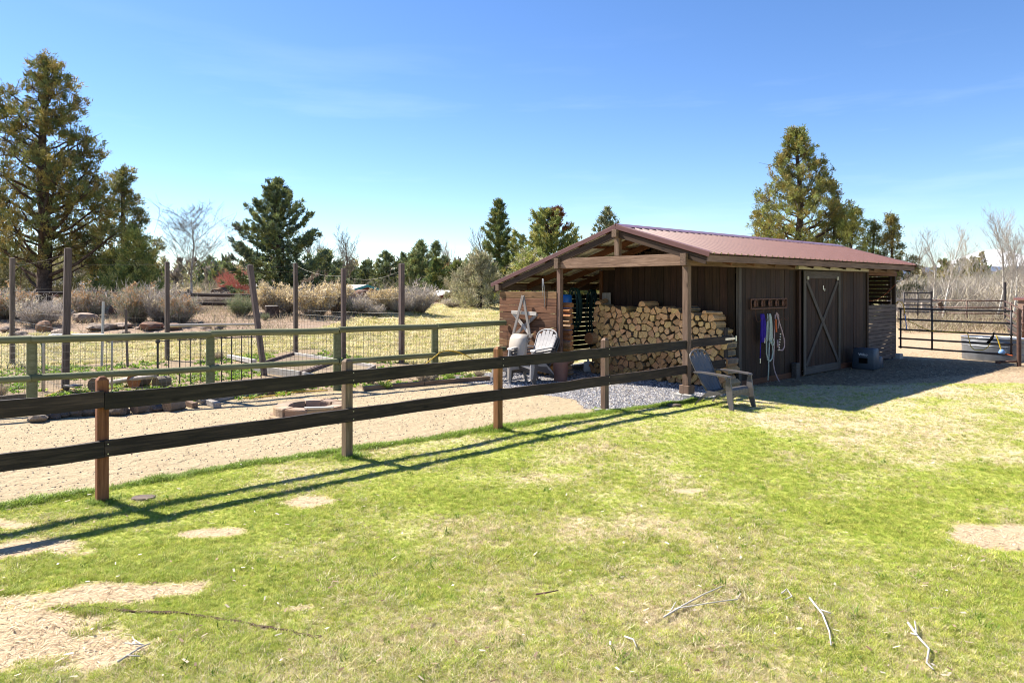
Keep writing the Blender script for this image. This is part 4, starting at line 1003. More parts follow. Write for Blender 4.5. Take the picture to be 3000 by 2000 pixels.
# ------------------------------------------------------------------ green round rail fence with wire mesh
gf = thing('round_rail_fence', 'green treated round rail fence with wire mesh behind the sand path', 'fence', TM(Wg(-5.5, 5.3), ANG))
GP_ = [(-14.6, 7.3), (-11.75, 6.7), (-9.11, 6.08), (-6.55, 5.5), (-4.34, 4.99), (-2.16, 4.80), (-.10, 4.95)]
def gtube(name, pts, r, mat, n=10): return obj(name, MB().tube(pts, r, n).mesh(name, True, auto=60), mat, SM, gf)
for i, (s_, t_) in enumerate(GP_):
    if i == len(GP_)-1: continue
    gtube('post', [(s_, t_, -.2), (s_, t_, .6), (s_, t_, 1.165)], [.08, .076, .072], M_GREEN, 12)
def rot_rail(name, a, b, r, mat, parent, F=SM):
    """round rail, grain along its own axis"""
    a, b = Vector(a), Vector(b); L = (b-a).length
    me = MB().tube([(0, 0, 0), (L*.3, 0, rs.uniform(-.006, .006)), (L*.65, 0, rs.uniform(-.006, .006)), (L, 0, 0)], [r, r*.98, r*1.02, r*.97], 12).mesh(name, True, auto=60)
    x = (b-a).normalized(); y = Vector((0, 0, 1)).cross(x).normalized(); z = x.cross(y)
    return obj(name, me, mat, F @ Matrix(((x.x, y.x, z.x, a.x), (x.y, y.y, z.y, a.y), (x.z, y.z, z.z, a.z), (0, 0, 0, 1))), parent)
for (a, b) in zip(GP_[:-1], GP_[1:]):
    d_ = Vector((b[0]-a[0], b[1]-a[1], 0)).normalized(); n_ = Vector((d_.y, -d_.x, 0))*.075
    for z, r in ((1.165, .060), (.565, .054)):
        rot_rail('rail', (a[0]+n_.x+d_.x*.003, a[1]+n_.y+d_.y*.003, z+rs.uniform(-.012, .012)), (b[0]+n_.x-d_.x*.003, b[1]+n_.y-d_.y*.003, z+rs.uniform(-.012, .012)), r, M_GREEN, gf)
def wire_panel(name, a, b, z0, z1, dv, zs, r, parent, mat=M_WIRE, F=SM):
    r *= 1.5
    """square wires: uprights every dv and level wires at zs"""
    A, B_ = Vector(a), Vector(b); L = (B_-A).length; d_ = (B_-A)/L; mb = MB()
    def seg(p, q, up):
        t_ = (q-p).normalized(); u_ = t_.cross(up).normalized()*r; v_ = t_.cross(u_).normalized()*r
        mb.loft([[p+u_, p+v_, p-u_, p-v_], [q+u_, q+v_, q-u_, q-v_]], True, False)
    for i in range(int(L/dv)+1):
        p = A+d_*min(i*dv, L); seg(p+Vector((0, 0, z0)), p+Vector((0, 0, z1)), Vector((1, 0, 0)))
    for z in zs: seg(A+Vector((0, 0, z)), B_+Vector((0, 0, z)), Vector((0, 0, 1)))
    o = obj(name, mb.mesh(name), mat, F, parent); return o
for (a, b) in zip(GP_[:-1], GP_[1:]):
    wire_panel('wire_mesh', (a[0], a[1]+.085, 0), (b[0], b[1]+.085, 0), .02, 1.20, .075, [.03+.13*i for i in range(10)], .0016, gf)
# ------------------------------------------------------------------ garden plot: tall wire fence, beds, gates
tf = thing('tall_wire_fence', 'tall wooden posts strung with sagging wires around the garden plot', 'fence', TM(Wg(-5, 10), ANG))
TP = dict(A=(-8.42, 14.0), B=(-8.28, 8.27), C=(-5.06, 13.15), D=(-4.46, 8.13), E=(-1.69, 12.46), F=(-1.5, 9.93), G=(-.80, 8.14))
TH = dict(A=2.72, B=2.73, C=2.68, D=2.52, E=2.68, F=2.50, G=2.60)
TOPS = {}
for k, (s_, t_) in TP.items():
    p = Wg(s_, t_); tilt = Matrix()
    if k == 'D': tilt = Matrix.Rotation(R(-7.5), 4, 'Y')
    elif k == 'B': tilt = Matrix.Rotation(R(1.2), 4, 'Y')
    M = Matrix.Translation(p) @ tilt @ Matrix.Rotation(ANG+rs.uniform(-.1, .1), 4, 'Z')
    upost('post', M, .118 if k in 'BG' else .105, TH[k], M_POST if k == 'Bx' else M_TALL, tf, 'post leaning left with a bent top' if k == 'D' else None, .01, .1)
    TOPS[k] = (p, tilt)
def tp(k, z): p, t = TOPS[k]; return p + (t @ Vector((0, 0, z)))
def strand(a, b, za, zb, sag, r=.0022):
    p, q = tp(a, za), tp(b, zb)
    return obj('wire_strand', MB().tube([p.lerp(q, f)-Vector((0, 0, sag*4*f*(1-f))) for f in np.linspace(0, 1, 9)], r*.75, 4).mesh('wire_strand'), M_WIRE, None, tf)
for a, b, za, zb, sg in (('A', 'C', 2.6, 2.6, .03), ('C', 'E', 2.55, 2.6, .06), ('B', 'D', 2.62, 2.35, .05), ('D', 'G', 2.35, 2.5, .03), ('E', 'F', 2.62, 2.30, .12), ('F', 'G', 2.28, 2.42, .16), ('A', 'B', 2.5, 2.62, .03),
                         ('A', 'C', 1.95, 1.95, .02), ('C', 'E', 1.9, 1.95, .03), ('B', 'D', 1.95, 1.85, .05), ('D', 'G', 1.8, 1.8, .02), ('E', 'F', 1.75, 1.75, .05), ('F', 'G', 1.72, 1.70, .03),
                         ('A', 'B', 1.9, 1.9, .02), ('A', 'C', 1.45, 1.45, .01), ('C', 'E', 1.45, 1.4, .01), ('E', 'G', 1.3, 1.3, .02), ('B', 'A', 1.45, 1.4, .02)):
    strand(a, b, za, zb, sg)
for a, b, dv, zt in (('A', 'C', .30, 1.2), ('C', 'E', .30, 1.2), ('E', 'F', .17, 1.15), ('F', 'G', .17, 1.15), ('A', 'B', .30, 1.2)):
    p, q = TOPS[a][0], TOPS[b][0]; wire_panel('wire_mesh', p, q, .03, zt, dv, [.05+.16*i for i in range(8)], .0018, tf, F=Matrix())
# smaller stakes
def stake(name, p, h, w_, mat, label, cat, tilt=0, round_=False):
    M = TM(p) @ Matrix.Rotation(tilt, 4, 'Y')
    if round_: o = obj(name, MB().tube([(0, 0, -.1), (0, 0, h)], w_/2, 10).mesh(name, True, auto=50), mat, M)
    else: o = upost(name, M, w_, h, mat, None, None, .008, .1)
    return tag(o, label, cat)
stake('metal_stake', GP(298, 1072), 1.62, .065, M_SILV, 'grey metal pipe standing in the garden right of the tallest post', 'stake', R(1.5), True)
stake('wood_stake', GP(374, 1075), 1.45, .045, M_TALL, 'thin brown wooden stake in the garden beside the grey pipe', 'stake', R(-2))
stake('fence_post', W(-10.2, 6.9), 1.78, .10, M_GREY, 'grey weathered post at the far left edge behind the green fence', 'post')
stake('wood_stake', GP(1256, 1085), .42, .03, M_TALL, 'short stake in the dry field near the raised bed', 'stake')
# raised beds
def bed(name, pts, h, label, mats, inner=None):
    pts = [(p_[0], p_[1]) for p_ in pts]; ctr = sum((Vector((p[0], p[1], 0)) for p in pts), Vector((0, 0, 0)))/len(pts)
    b_ = thing(name, label, 'raised bed', SM @ Matrix.Translation(ctr))
    n = len(pts)
    for i in range(n):
        a, c = Vector((*pts[i], h/2)), Vector((*pts[(i+1) % n], h/2))
        d_ = (c-a).normalized()*.022
        board('bed_board', a+d_, c-d_, .04, h, mats[i % len(mats)], b_)
    if inner: obj('soil', MB().loft([[Vector((*p, .0)) for p in pts], [Vector((*p, h*.55)) for p in pts]]).mesh('soil'), M_SOIL, SM, b_)
    return b_
M_SOIL = rock_mat('bed_soil', (.13, .085, .06), (.34, .25, .17), (.24, .19, .11))
def stv(u, v): q = GP(u, v); return ST(q.x, q.y)
bed('raised_bed', [stv(735, 1088), stv(860, 1048), stv(985, 1068), stv(880, 1108)], .16, 'pale board raised bed of dry soil behind the leaning post', [M_TALL, M_PALE, M_TALL, M_PALE], True)
bed('raised_bed', [stv(885, 1110), stv(990, 1070), stv(1100, 1088), stv(1010, 1135)], .16, 'weedy raised bed with pale boards behind the fire pit fence post', [M_TALL, M_PALE, M_GREY, M_PALE], True)
board('bed_board', (*stv(670, 1052), .08), (*stv(745, 1068), .08), .12, .1, M_PALE, None, label='pale loose board lying left of the leaning post')['category'] = 'board'
# old iron fence panel in the weeds
ipn = thing('iron_fence_panel', 'old black iron fence panel with ball topped bars in the weeds', 'fence', TM(GP(540, 1125), .6))
p0 = GP(462, 1130); p1 = GP(765, 1110)
dv = p1-p0
obj('corner_post', MB().tube([p0, p0+Vector((0, 0, .94))], .022, 8).lathe([(0, -.06), (.045, -.03), (.045, .02), (0, .06)], 8, p0+Vector((0, 0, .90))).mesh('corner_post', True, auto=50), M_PIPED, None, ipn)
obj('top_bar', MB().tube([p0+Vector((0, 0, .90)), p1+Vector((0, 0, .93))], .009, 6).mesh('top_bar'), M_PIPED, None, ipn)
obj('top_bar', MB().tube([p0+Vector((0, 0, .25)), p1+Vector((0, 0, .26))], .009, 6).mesh('top_bar'), M_PIPED, None, ipn)
for i in range(1, 11):
    p = p0+dv*(i/10); o = obj('bar', MB().tube([p, p+Vector((0, 0, .95))], .011, 6).lathe([(0, -.03), (.022, -.01), (.022, .012), (0, .04)], 6, p+Vector((0, 0, .92))).mesh('bar', True, auto=50), M_PIPED, None, ipn)
# arched tube gates
def arch_gate(name, u0, u1, v0, h, rr, mat, label, wires=True, arcs=False):
    a, b = GP(u0, v0), GP(u1, v0-3); d_ = (b-a); L = d_.length; d_ /= L; g_ = thing(name, label, 'gate', TM(a))
    pts = [a]; r_ = .16
    pts += [a+Vector((0, 0, h-r_))]+[a+d_*(r_-r_*math.cos(q))+Vector((0, 0, h-r_+r_*math.sin(q))) for q in np.linspace(.3, 1.57, 5)]
    pts += [b-d_*(r_-r_*math.cos(q))+Vector((0, 0, h-r_+r_*math.sin(q))) for q in np.linspace(1.57, .3, 5)]+[b+Vector((0, 0, h-r_)), b]
    obj('gate_frame', MB().tube(pts, rr, 8).mesh('gate_frame', True), mat, None, g_)
    if arcs:
        for i in range(9): obj('gate_arch', MB().tube([a+d_*(L*(i+.5)/9+.06*math.cos(q))+Vector((0, 0, .45+.16*math.sin(q))) for q in np.linspace(3.14, 0, 7)], .004, 4).mesh('gate_arch'), mat, None, g_)
    if wires: wire_panel('wire_mesh', a+d_*.03, b-d_*.03, .05, h-.12, .10, [.1+.13*i for i in range(7)], .0016, g_, F=Matrix())
    return g_
arch_gate('tube_gate', -60, 125, 1150, 1.0, .021, M_GREENP, 'green arched tube gate lying behind the left green fence post', arcs=True)
arch_gate('tube_gate', 128, 328, 1148, 1.08, .021, M_SILV, 'pale grey arched tube gate with twigs over its top in the garden')
# grey wooden pole leaning in the weeds, pipe lying along the bank
def pole(name, p, q, r, mat, label, cat='pole', n=8):
    d_ = (Vector(q)-Vector(p)); L = d_.length; me = MB().tube([(0, 0, 0), (L*.5, 0, .01), (L, 0, 0)], [r, r*.9, r*.75], n).mesh(name, True, auto=60)
    x = d_.normalized(); y = Vector((0, 0, 1)).cross(x).normalized(); z = x.cross(y)
    o = obj(name, me, mat, Matrix(((x.x, y.x, z.x, p[0]), (x.y, y.y, z.y, p[1]), (x.z, y.z, z.z, p[2]), (0, 0, 0, 1)))); return tag(o, label, cat)
pole('wooden_pole', GP(318, 1122, .05), GP(455, 1100, .28), .055, M_GREY, 'pale grey weathered pole lying in the green weeds')
pole('wooden_pole', AT(490, 23.0, 954), AT(748, 23.4, 950), .05, M_GREY, 'long grey pole lying level at the foot of the bank')
# landscape timbers and boards between sand and garden
def lay(name, uv0, uv1, w_, h, mat, label, z=0.0, cat='timber'):
    p, q = GP(*uv0), GP(*uv1); p.z = hz1(p.x, p.y)+h/2+z; q.z = hz1(q.x, q.y)+h/2+z
    o = board(name, p, q, w_, h, mat, None, F=Matrix()); return tag(o, label, cat)
lay('edging_timber', (1065, 1146), (1240, 1130), .11, .09, M_LANDT, 'brown edging timber right of the second fence post')
lay('edging_timber', (1242, 1130), (1432, 1114), .11, .09, M_LANDT, 'dark brown edging timber ending near the stacked chairs')
lay('edging_board', (700, 1161), (800, 1149), .05, .10, M_PALE, 'pale grey edging board behind the fire pit')
lay('edging_board', (600, 1180), (698, 1163), .05, .08, M_GREY, 'grey edging board left of the fire pit', z=.0)
lay('edging_board', (-40, 1192), (82, 1178), .05, .14, M_TALL, 'low brown board at the foot of the left green fence')
# yellow hose
def hose(name, pts, r, mat, label):
    P_ = [Vector(p) for p in pts]; out = []
    for i in range(len(P_)-1):
        a, b, c, d_ = P_[max(i-1, 0)], P_[i], P_[i+1], P_[min(i+2, len(P_)-1)]
        for f in np.linspace(0, 1, 6)[:-1]:
            out.append(.5*((2*b)+(-a+c)*f+(2*a-5*b+4*c-d_)*f*f+(-a+3*b-3*c+d_)*f**3))
    out.append(P_[-1]); o = obj(name, MB().tube(out, r, 6).mesh(name, True), mat); return tag(o, label, 'hose')
def gpz(u, v, z): return GP(u, v, z)
def gl(u, v, dz=.02): p = GP(u, v); p.z = hz1(p.x, p.y)+dz; return p
fz_ = lambda s, t, z: W(s, t, z)
hose('yellow_hose', [gl(1130, 1124), gl(1180, 1106, .05), fz_(-2.75, 4.68, .25), fz_(-2.35, 4.60, .52), fz_(-2.1, 4.62, .635), fz_(-1.75, 4.66, .62), fz_(-1.35, 4.7, .48), fz_(-.9, 4.5, .15), fz_(-.75, 4.3, .02)], .013, M_YELLOW, 'yellow hose arching over the lower green rail near the chairs')
hose('yellow_hose', [gl(700, 1165), gl(735, 1166), gl(800, 1160), gl(860, 1152), gl(960, 1147)], .012, M_YELLOW, 'yellow hose lying on the sand edge behind the fire pit')
hose('yellow_hose', [gl(130, 1168), gl(165, 1158, .05), gl(198, 1146, .06), gl(240, 1150), gl(330, 1140), gl(420, 1128), gl(500, 1126)], .012, M_YELLOW, 'yellow hose end among the stones at the left garden edge')

# ------------------------------------------------------------------ stones and old logs along the garden edge
def rock_mesh(name, seed, flat=.7, sub=2, jag=.28):
    bm = bmesh.new(); bmesh.ops.create_icosphere(bm, subdivisions=sub, radius=1); r = np.random.RandomState(seed)
    dirs = r.normal(size=(9, 3)); dirs /= np.linalg.norm(dirs, axis=1)[:, None]; cut = r.uniform(.62, .92, 9)
    for v in bm.verts:
        d = np.array(v.co); s_ = 1.0
        for a, c in zip(dirs, cut):
            q = d@a
            if q > c: s_ = min(s_, c/q)
        s_ *= 1+jag*.3*(r.rand()-.5); v.co = Vector(d*s_); v.co.z *= flat
    me = bpy.data.meshes.new(name); bm.to_mesh(me); bm.free(); me.polygons.foreach_set('use_smooth', [False]*len(me.polygons)); return me
RKS = [rock_mesh('rock', i, .6+.06*(i % 4)) for i in range(7)]
rq = random.Random(9)
def rock(u, v, rx, ry, rz, mat, label, group=None, proto=None, sink=.25, base=None):
    if base is None:
        p = GP(u, v); p.z = hz1(p.x, p.y)
    else: p = base
    me = RKS[rq.randrange(7) if proto is None else proto]
    if len(me.materials) == 0: me.materials.append(mat)
    elif me.materials[0] != mat:
        key = (me.name, mat.name)
        if key not in _boxes: m2 = me.copy(); m2.materials.clear(); m2.materials.append(mat); _boxes[key] = m2
        me = _boxes[key]
    o = obj('rock', me, mat, Matrix.Translation(p+Vector((0, 0, rz*(.66-sink)))) @ Matrix.Rotation(rq.uniform(0, 6.28), 4, 'Z') @ Matrix.Diagonal((rx, ry, rz, 1)))
    return tag(o, label, 'rock', group)
def wood_round(u, v, r, ln, az, mat, label, tilt=0, lift=0):
    p = GP(u, v); p.z = hz1(p.x, p.y)+r*.85+lift; pg = [(r*math.cos(a)*rq.uniform(.9, 1.06), r*math.sin(a)*rq.uniform(.9, 1.06)) for a in np.linspace(0, 6.283, 11)[:-1]]
    me = log_mesh(pg, ln, rq); me.polygons.foreach_set('material_index', [0 if len(p_.vertices) > 6 else 2 for p_ in me.polygons])
    o = obj('wood_round', me, [mat, M_LOGB, M_LOGB], Matrix.Translation(p) @ Matrix.Rotation(az, 4, 'Z') @ Matrix.Rotation(tilt, 4, 'Y')); return tag(o, label, 'log')
rock(108, 1236, .17, .12, .15, M_ROCK, 'pale angular stone at the left end of the garden edging', proto=1)
GS = 'stones edging the sand path'
for u, v, r in ((133, 1226, .14), (163, 1226, .11), (188, 1222, .11), (222, 1218, .15), (262, 1215, .16), (300, 1213, .16), (345, 1214, .17), (368, 1210, .1), (438, 1204, .15), (462, 1204, .12), (505, 1196, .11), (527, 1196, .11)):
    rock(u, v, r*1.15, r*.9, r, M_STONE, 'brown stone in the row edging the sand path', GS)
rock(425, 1206, .20, .15, .19, M_STONE, 'largest tan stone in the row edging the sand path', proto=3)
wood_round(393, 1212, .11, .35, R(60), M_LANDT, 'grey cut log round between two stones of the path edge')
wood_round(488, 1206, .10, .3, R(70), M_LANDT, 'grey barked log end beside the stones near the green post')
wood_round(275, 1152, .14, .22, R(80), M_LANDT, 'dark barked log round behind the first fence post', lift=.03)
wood_round(392, 1137, .17, .3, R(75), M_CUTO, 'brown log round with dark bark in the weeds')
wood_round(455, 1136, .12, .3, R(65), M_LANDT, 'grey log round right of the brown one in the weeds')
def beam_piece(u0, v0, u1, v1, w_, h, mat, label, z=0): return lay('old_timber', (u0, v0), (u1, v1), w_, h, mat, label, z)
beam_piece(640, 1193, 575, 1172, .10, .09, M_GREY, 'short grey old timber lying on the sand by the green post')
beam_piece(600, 1184, 556, 1166, .08, .08, M_GREY, 'grey old timber leaning behind the other grey one', .05)
beam_piece(572, 1194, 530, 1182, .09, .09, M_LANDT, 'dark brown rotten timber among the edge stones')
beam_piece(228, 1152, 200, 1150, .22, .03, M_GREY, 'flat grey board with shadow bands on the stones', .12)
o = obj('stepping_stone', MB().lathe([(0, .035), (.13, .033), (.14, .02), (.14, -.02), (0, -.02)], 18).mesh('stepping_stone', True, auto=40), M_STONE, TM(on(-3.46, 6.60)) @ Matrix.Diagonal((.8, .6, .8, 1))); tag(o, 'flat grey round stone lid in the grass by the first fence post', 'stone')
rock(1975, 1191, .13, .09, .05, M_STONE, 'flat grey stone at the end of the gravel near the chair', proto=2)
# ------------------------------------------------------------------ litter: gravel stones, sand pebbles, straw and dry leaves
def chips(name, pts, size, cols, flat, mat, label, seed):
    r = np.random.RandomState(seed); n = len(pts); base = np.array([(1, 0, 0), (0, 1, 0), (-1, 0, 0), (0, -1, 0), (0, 0, 1), (0, 0, -1)], float)
    F = np.array([(0, 1, 4), (1, 2, 4), (2, 3, 4), (3, 0, 4)])
    a = r.rand(n)*6.283; sx = size*(.5+r.rand(n)); sy = sx*(.5+.5*r.rand(n)); sz = sx*flat*(.6+.8*r.rand(n))
    b = base[None]*np.stack([sx, sy, sz], 1)[:, None, :]*(.75+.5*r.rand(n, 6, 1)); V = b.copy()
    V[..., 0] = b[..., 0]*np.cos(a)[:, None]-b[..., 1]*np.sin(a)[:, None]; V[..., 1] = b[..., 0]*np.sin(a)[:, None]+b[..., 1]*np.cos(a)[:, None]
    V += np.asarray(pts)[:, None, :]; f = (F[None]+6*np.arange(n)[:, None, None]).reshape(-1, 3)
    c = np.array(cols)[r.randint(0, len(cols), n)]*(.7+.6*r.rand(n, 1)); me = np_mesh(name, V.reshape(-1, 3), f, np.repeat(c, 6, 0))
    o = obj(name, me, mat); tag(o, label, None, None, 'stuff'); return o
M_CHIP = foliage('chip_surface', 0.0, .85)
rg = np.random.RandomState(31)
def rand_st(n, s0, s1, t0, t1, key, thr_=.5):
    s = rg.uniform(s0, s1, n); t = rg.uniform(t0, t1, n); x = SX+s*DX-t*DY; y = SY+s*DY+t*DX; k = zones(x, y)[key] > thr_; x, y = x[k], y[k]; return np.stack([x, y, hz(x, y)+.002], 1)
chips('gravel', rand_st(15000, -3, 1.6, -.4, 4.6, 'gravel'), .016, [(.20, .205, .23), (.31, .315, .34), (.14, .14, .16), (.42, .41, .40), (.52, .47, .40)], .6, M_CHIP, 'loose grey gravel in front of the woodshed', 1)
chips('sand_pebbles', rand_st(5200, -13, 0, .2, 5.5, 'sand'), .011, [(.22, .17, .13), (.36, .28, .20), (.13, .10, .08), (.55, .45, .34)], .6, M_CHIP, 'small dark pebbles scattered over the sand path', 2)
def slivers(name, pts, ln, wd, cols, label, seed, lift=.012):
    r = np.random.RandomState(seed); n = len(pts); a = r.rand(n)*6.283; L = ln*(.4+r.rand(n)); w_ = wd*(.6+.8*r.rand(n))
    d = np.stack([np.cos(a), np.sin(a), (r.rand(n)-.5)*.5], 1); s_ = np.stack([-np.sin(a), np.cos(a), (r.rand(n)-.5)*.6], 1); p = np.asarray(pts)+np.stack([0*a, 0*a, lift*(.3+r.rand(n))], 1)
    V = np.stack([p-d*L[:, None]/2-s_*w_[:, None]/2, p-d*L[:, None]/2+s_*w_[:, None]/2, p+d*L[:, None]/2+s_*w_[:, None]*.4, p+d*L[:, None]/2-s_*w_[:, None]*.4], 1)
    f = np.arange(4*n).reshape(-1, 4); c = np.array(cols)[r.randint(0, len(cols), n)]*(.7+.5*r.rand(n, 1))
    o = obj(name, np_mesh(name, V.reshape(-1, 3), f, np.repeat(c, 4, 0)), M_BLADEM); tag(o, label, None, None, 'stuff'); return o
STRAW = [(.62, .52, .33), (.52, .41, .24), (.70, .62, .45), (.38, .27, .16), (.12, .08, .055)]
slivers('straw_litter', rand_st(26000, 1.6, 16, -9, .3, 'dirt'), .10, .006, STRAW, 'straw litter trampled into the dirt by the shed', 3)
slivers('dark_litter', rand_st(3000, 1.6, 9, -2.6, .1, 'dirt'), .05, .012, [(.07, .045, .03), (.11, .075, .05), (.05, .034, .024)], 'dark mulch scattered on the dirt by the sliding door', 6, .006)
q = sample_lawn(700, 15, 1.04, lambda x, y: zones(x, y)['lawn'] > .6); slivers('dry_leaves', np.stack([q[:, 0], q[:, 1], hz(q[:, 0], q[:, 1])+.022], 1),   .032, .013, [(.60, .50, .38), (.42, .30, .20), (.72, .65, .55), (.22, .14, .09)], 'dry leaf litter and bark chips scattered on the lawn', 4, .012)
q = sample_lawn(3500, 14, 1.04, lambda x, y: zones(x, y)['bare'] > .4); slivers('bare_patch_litter', np.stack([q[:, 0], q[:, 1], hz(q[:, 0], q[:, 1])+.003], 1), .045, .0042, STRAW[:4], 'straw on the bare patches of the lawn', 5, .008)
def twig(name, pts, r, mat, label, forks=()):
    q = MB(); P_ = []
    for (u, v) in pts: p = GP(u, v); p.z = hz1(p.x, p.y)+.03; P_.append(p)
    q.tube(P_, [r*(1-.5*i/(len(P_)-1)) for i in range(len(P_))], 5)
    for f in forks:
        F_ = []
        for (u, v) in f: p = GP(u, v); p.z = hz1(p.x, p.y)+.034; F_.append(p)
        q.tube(F_, r*.6, 5)
    o = obj(name, q.mesh(name, True), mat); return tag(o, label, 'twig')
twig('twig', [(2660, 1838), (2690, 1880), (2722, 1915), (2715, 1955), (2735, 1975)], .008, M_PALE, 'pale forked twig at the bottom right of the lawn', [[(2690, 1880), (2668, 1872)], [(2685, 1870), (2680, 1835)]])
twig('twig', [(2372, 1765), (2410, 1810), (2430, 1860), (2435, 1900)], .007, M_PALE, 'long thin bent twig left of the forked one on the lawn', [[(2405, 1800), (2435, 1810)]])
twig('twig', [(1945, 1822), (2000, 1790), (2060, 1755), (2115, 1728)], .006, M_PALE, 'straight pale twig in the dry middle of the lawn', [[(1975, 1800), (2080, 1780), (2160, 1770), (2170, 1752)], [(1960, 1815), (1980, 1780)]])
twig('twig', [(345, 1950), (420, 1900), (390, 1880)], .006, M_PALE, 'branching twig near the bare patch at the bottom left', [[(420, 1900), (365, 1895)], [(400, 1912), (440, 1895)], [(370, 1932), (410, 1935)]])
twig('twig', [(1570, 1752), (1605, 1745), (1635, 1738)], .007, M_LANDT, 'short brown stick in the centre of the lower lawn')
twig('twig', [(2290, 1750), (2305, 1738), (2320, 1760), (2300, 1768)], .006, M_PALE, 'small curled twig beside the long bent one')
twig('twig', [(1830, 1880), (1855, 1890), (1865, 1912)], .006, M_PALE, 'small curved twig on the dry grass at the bottom')
# torn turf edge at the lower left: a thin dark crack of exposed earth
cr = MB(); cp = []
for (u, v) in ((150, 1782), (260, 1778), (400, 1786), (520, 1790), (640, 1812), (760, 1830), (870, 1852), (950, 1866)):
    p = GP(u, v); cp.append(on(p.x, p.y)+Vector((0, 0, .006)))
fine = []
for a, b in zip(cp[:-1], cp[1:]):
    for f in np.linspace(0, 1, 7)[:-1]: fine.append(a.lerp(b, f)+Vector((rs.uniform(-.012, .012), rs.uniform(-.012, .012), 0)))
cr.ribbon(fine, [rs.uniform(.006, .03) for _ in fine], .012, (0, 1, 0)); o = obj('turf_crack', cr.mesh('turf_crack'), plain('dark_earth', (.075, .05, .032), .95, .1, 0, .4, 30)); o['kind'] = 'structure'
# ------------------------------------------------------------------ trees
def nrm(a): return a/np.maximum(np.linalg.norm(a, axis=-1, keepdims=True), 1e-6)
def leaves(C, D, colr, n, spread, ln, wd, r, up=.25, stiff=.75):
    """n leaf blades round each clump centre C, drawn along D"""
    m = len(C); c = np.repeat(C, n, 0)+r.normal(size=(m*n, 3))*spread; d = nrm(np.repeat(D, n, 0)*stiff+r.normal(size=(m*n, 3))*.75+np.array([0, 0, up]))
    s_ = nrm(np.cross(d, r.normal(size=(m*n, 3)))); L = ln*(.55+.9*r.rand(m*n, 1)); w_ = wd*(.6+.8*r.rand(m*n, 1))
    V = np.stack([c-s_*w_*.5, c+s_*w_*.5, c+d*L*.75+s_*w_*.42, c+d*L*1.0-s_*w_*.12], 1).reshape(-1, 3)
    col = np.repeat(colr, n, 0)*(.72+.56*r.rand(m*n, 1)); return V, np.repeat(col, 4, 0)
def leaf_mesh(name, V, C): return np_mesh(name, V, np.arange(len(V)).reshape(-1, 4), C)
def segs_mesh(name, A, B_, ra, rb, n=4, col=None):
    A, B_ = np.asarray(A, float), np.asarray(B_, float); ra = np.asarray(ra)[:, None]; rb = np.asarray(rb)[:, None]
    d = nrm(B_-A); ref = np.where(np.abs(d[:, 2:3]) < .9, [[0, 0, 1.]], [[1., 0, 0]]); u = nrm(np.cross(d, ref)); v = np.cross(d, u); V = []
    for P_, r_ in ((A, ra), (B_, rb)):
        for k in range(n): a = 2*math.pi*k/n; V.append(P_+(u*math.cos(a)+v*math.sin(a))*r_)
    V = np.stack(V, 1); k = np.arange(n); q = np.stack([k, (k+1) % n, n+(k+1) % n, n+k], 1)
    F = (q[None]+(2*n*np.arange(len(A)))[:, None, None]).reshape(-1, 4)
    return np_mesh(name, V.reshape(-1, 3), F, None if col is None else np.repeat(col, 2*n, 0), smooth=True)
JUN = [(.205, .205, .06), (.26, .235, .07), (.165, .18, .06), (.33, .26, .075), (.13, .16, .06), (.25, .19, .065)]
JUNY = [(.33, .345, .09), (.40, .39, .11), (.25, .285, .085), (.45, .41, .13), (.19, .24, .075)]
SPR = [(.15, .19, .085), (.19, .22, .09), (.11, .15, .085), (.25, .26, .095), (.085, .12, .08)]
FIR = [(.14, .19, .065), (.20, .235, .07), (.10, .145, .065), (.25, .25, .08)]
PINE = [(.22, .27, .10), (.29, .31, .12), (.155, .20, .09), (.34, .33, .14)]
GREYG = [(.33, .32, .18), (.40, .375, .22), (.25, .25, .14), (.45, .40, .27)]
def tree(name, label, p, parts, group=None):
    t = thing(name, label, 'tree', TM(p), group)
    for nme, me, mat in parts: obj(nme, me, mat, TM(p), t)
    return t
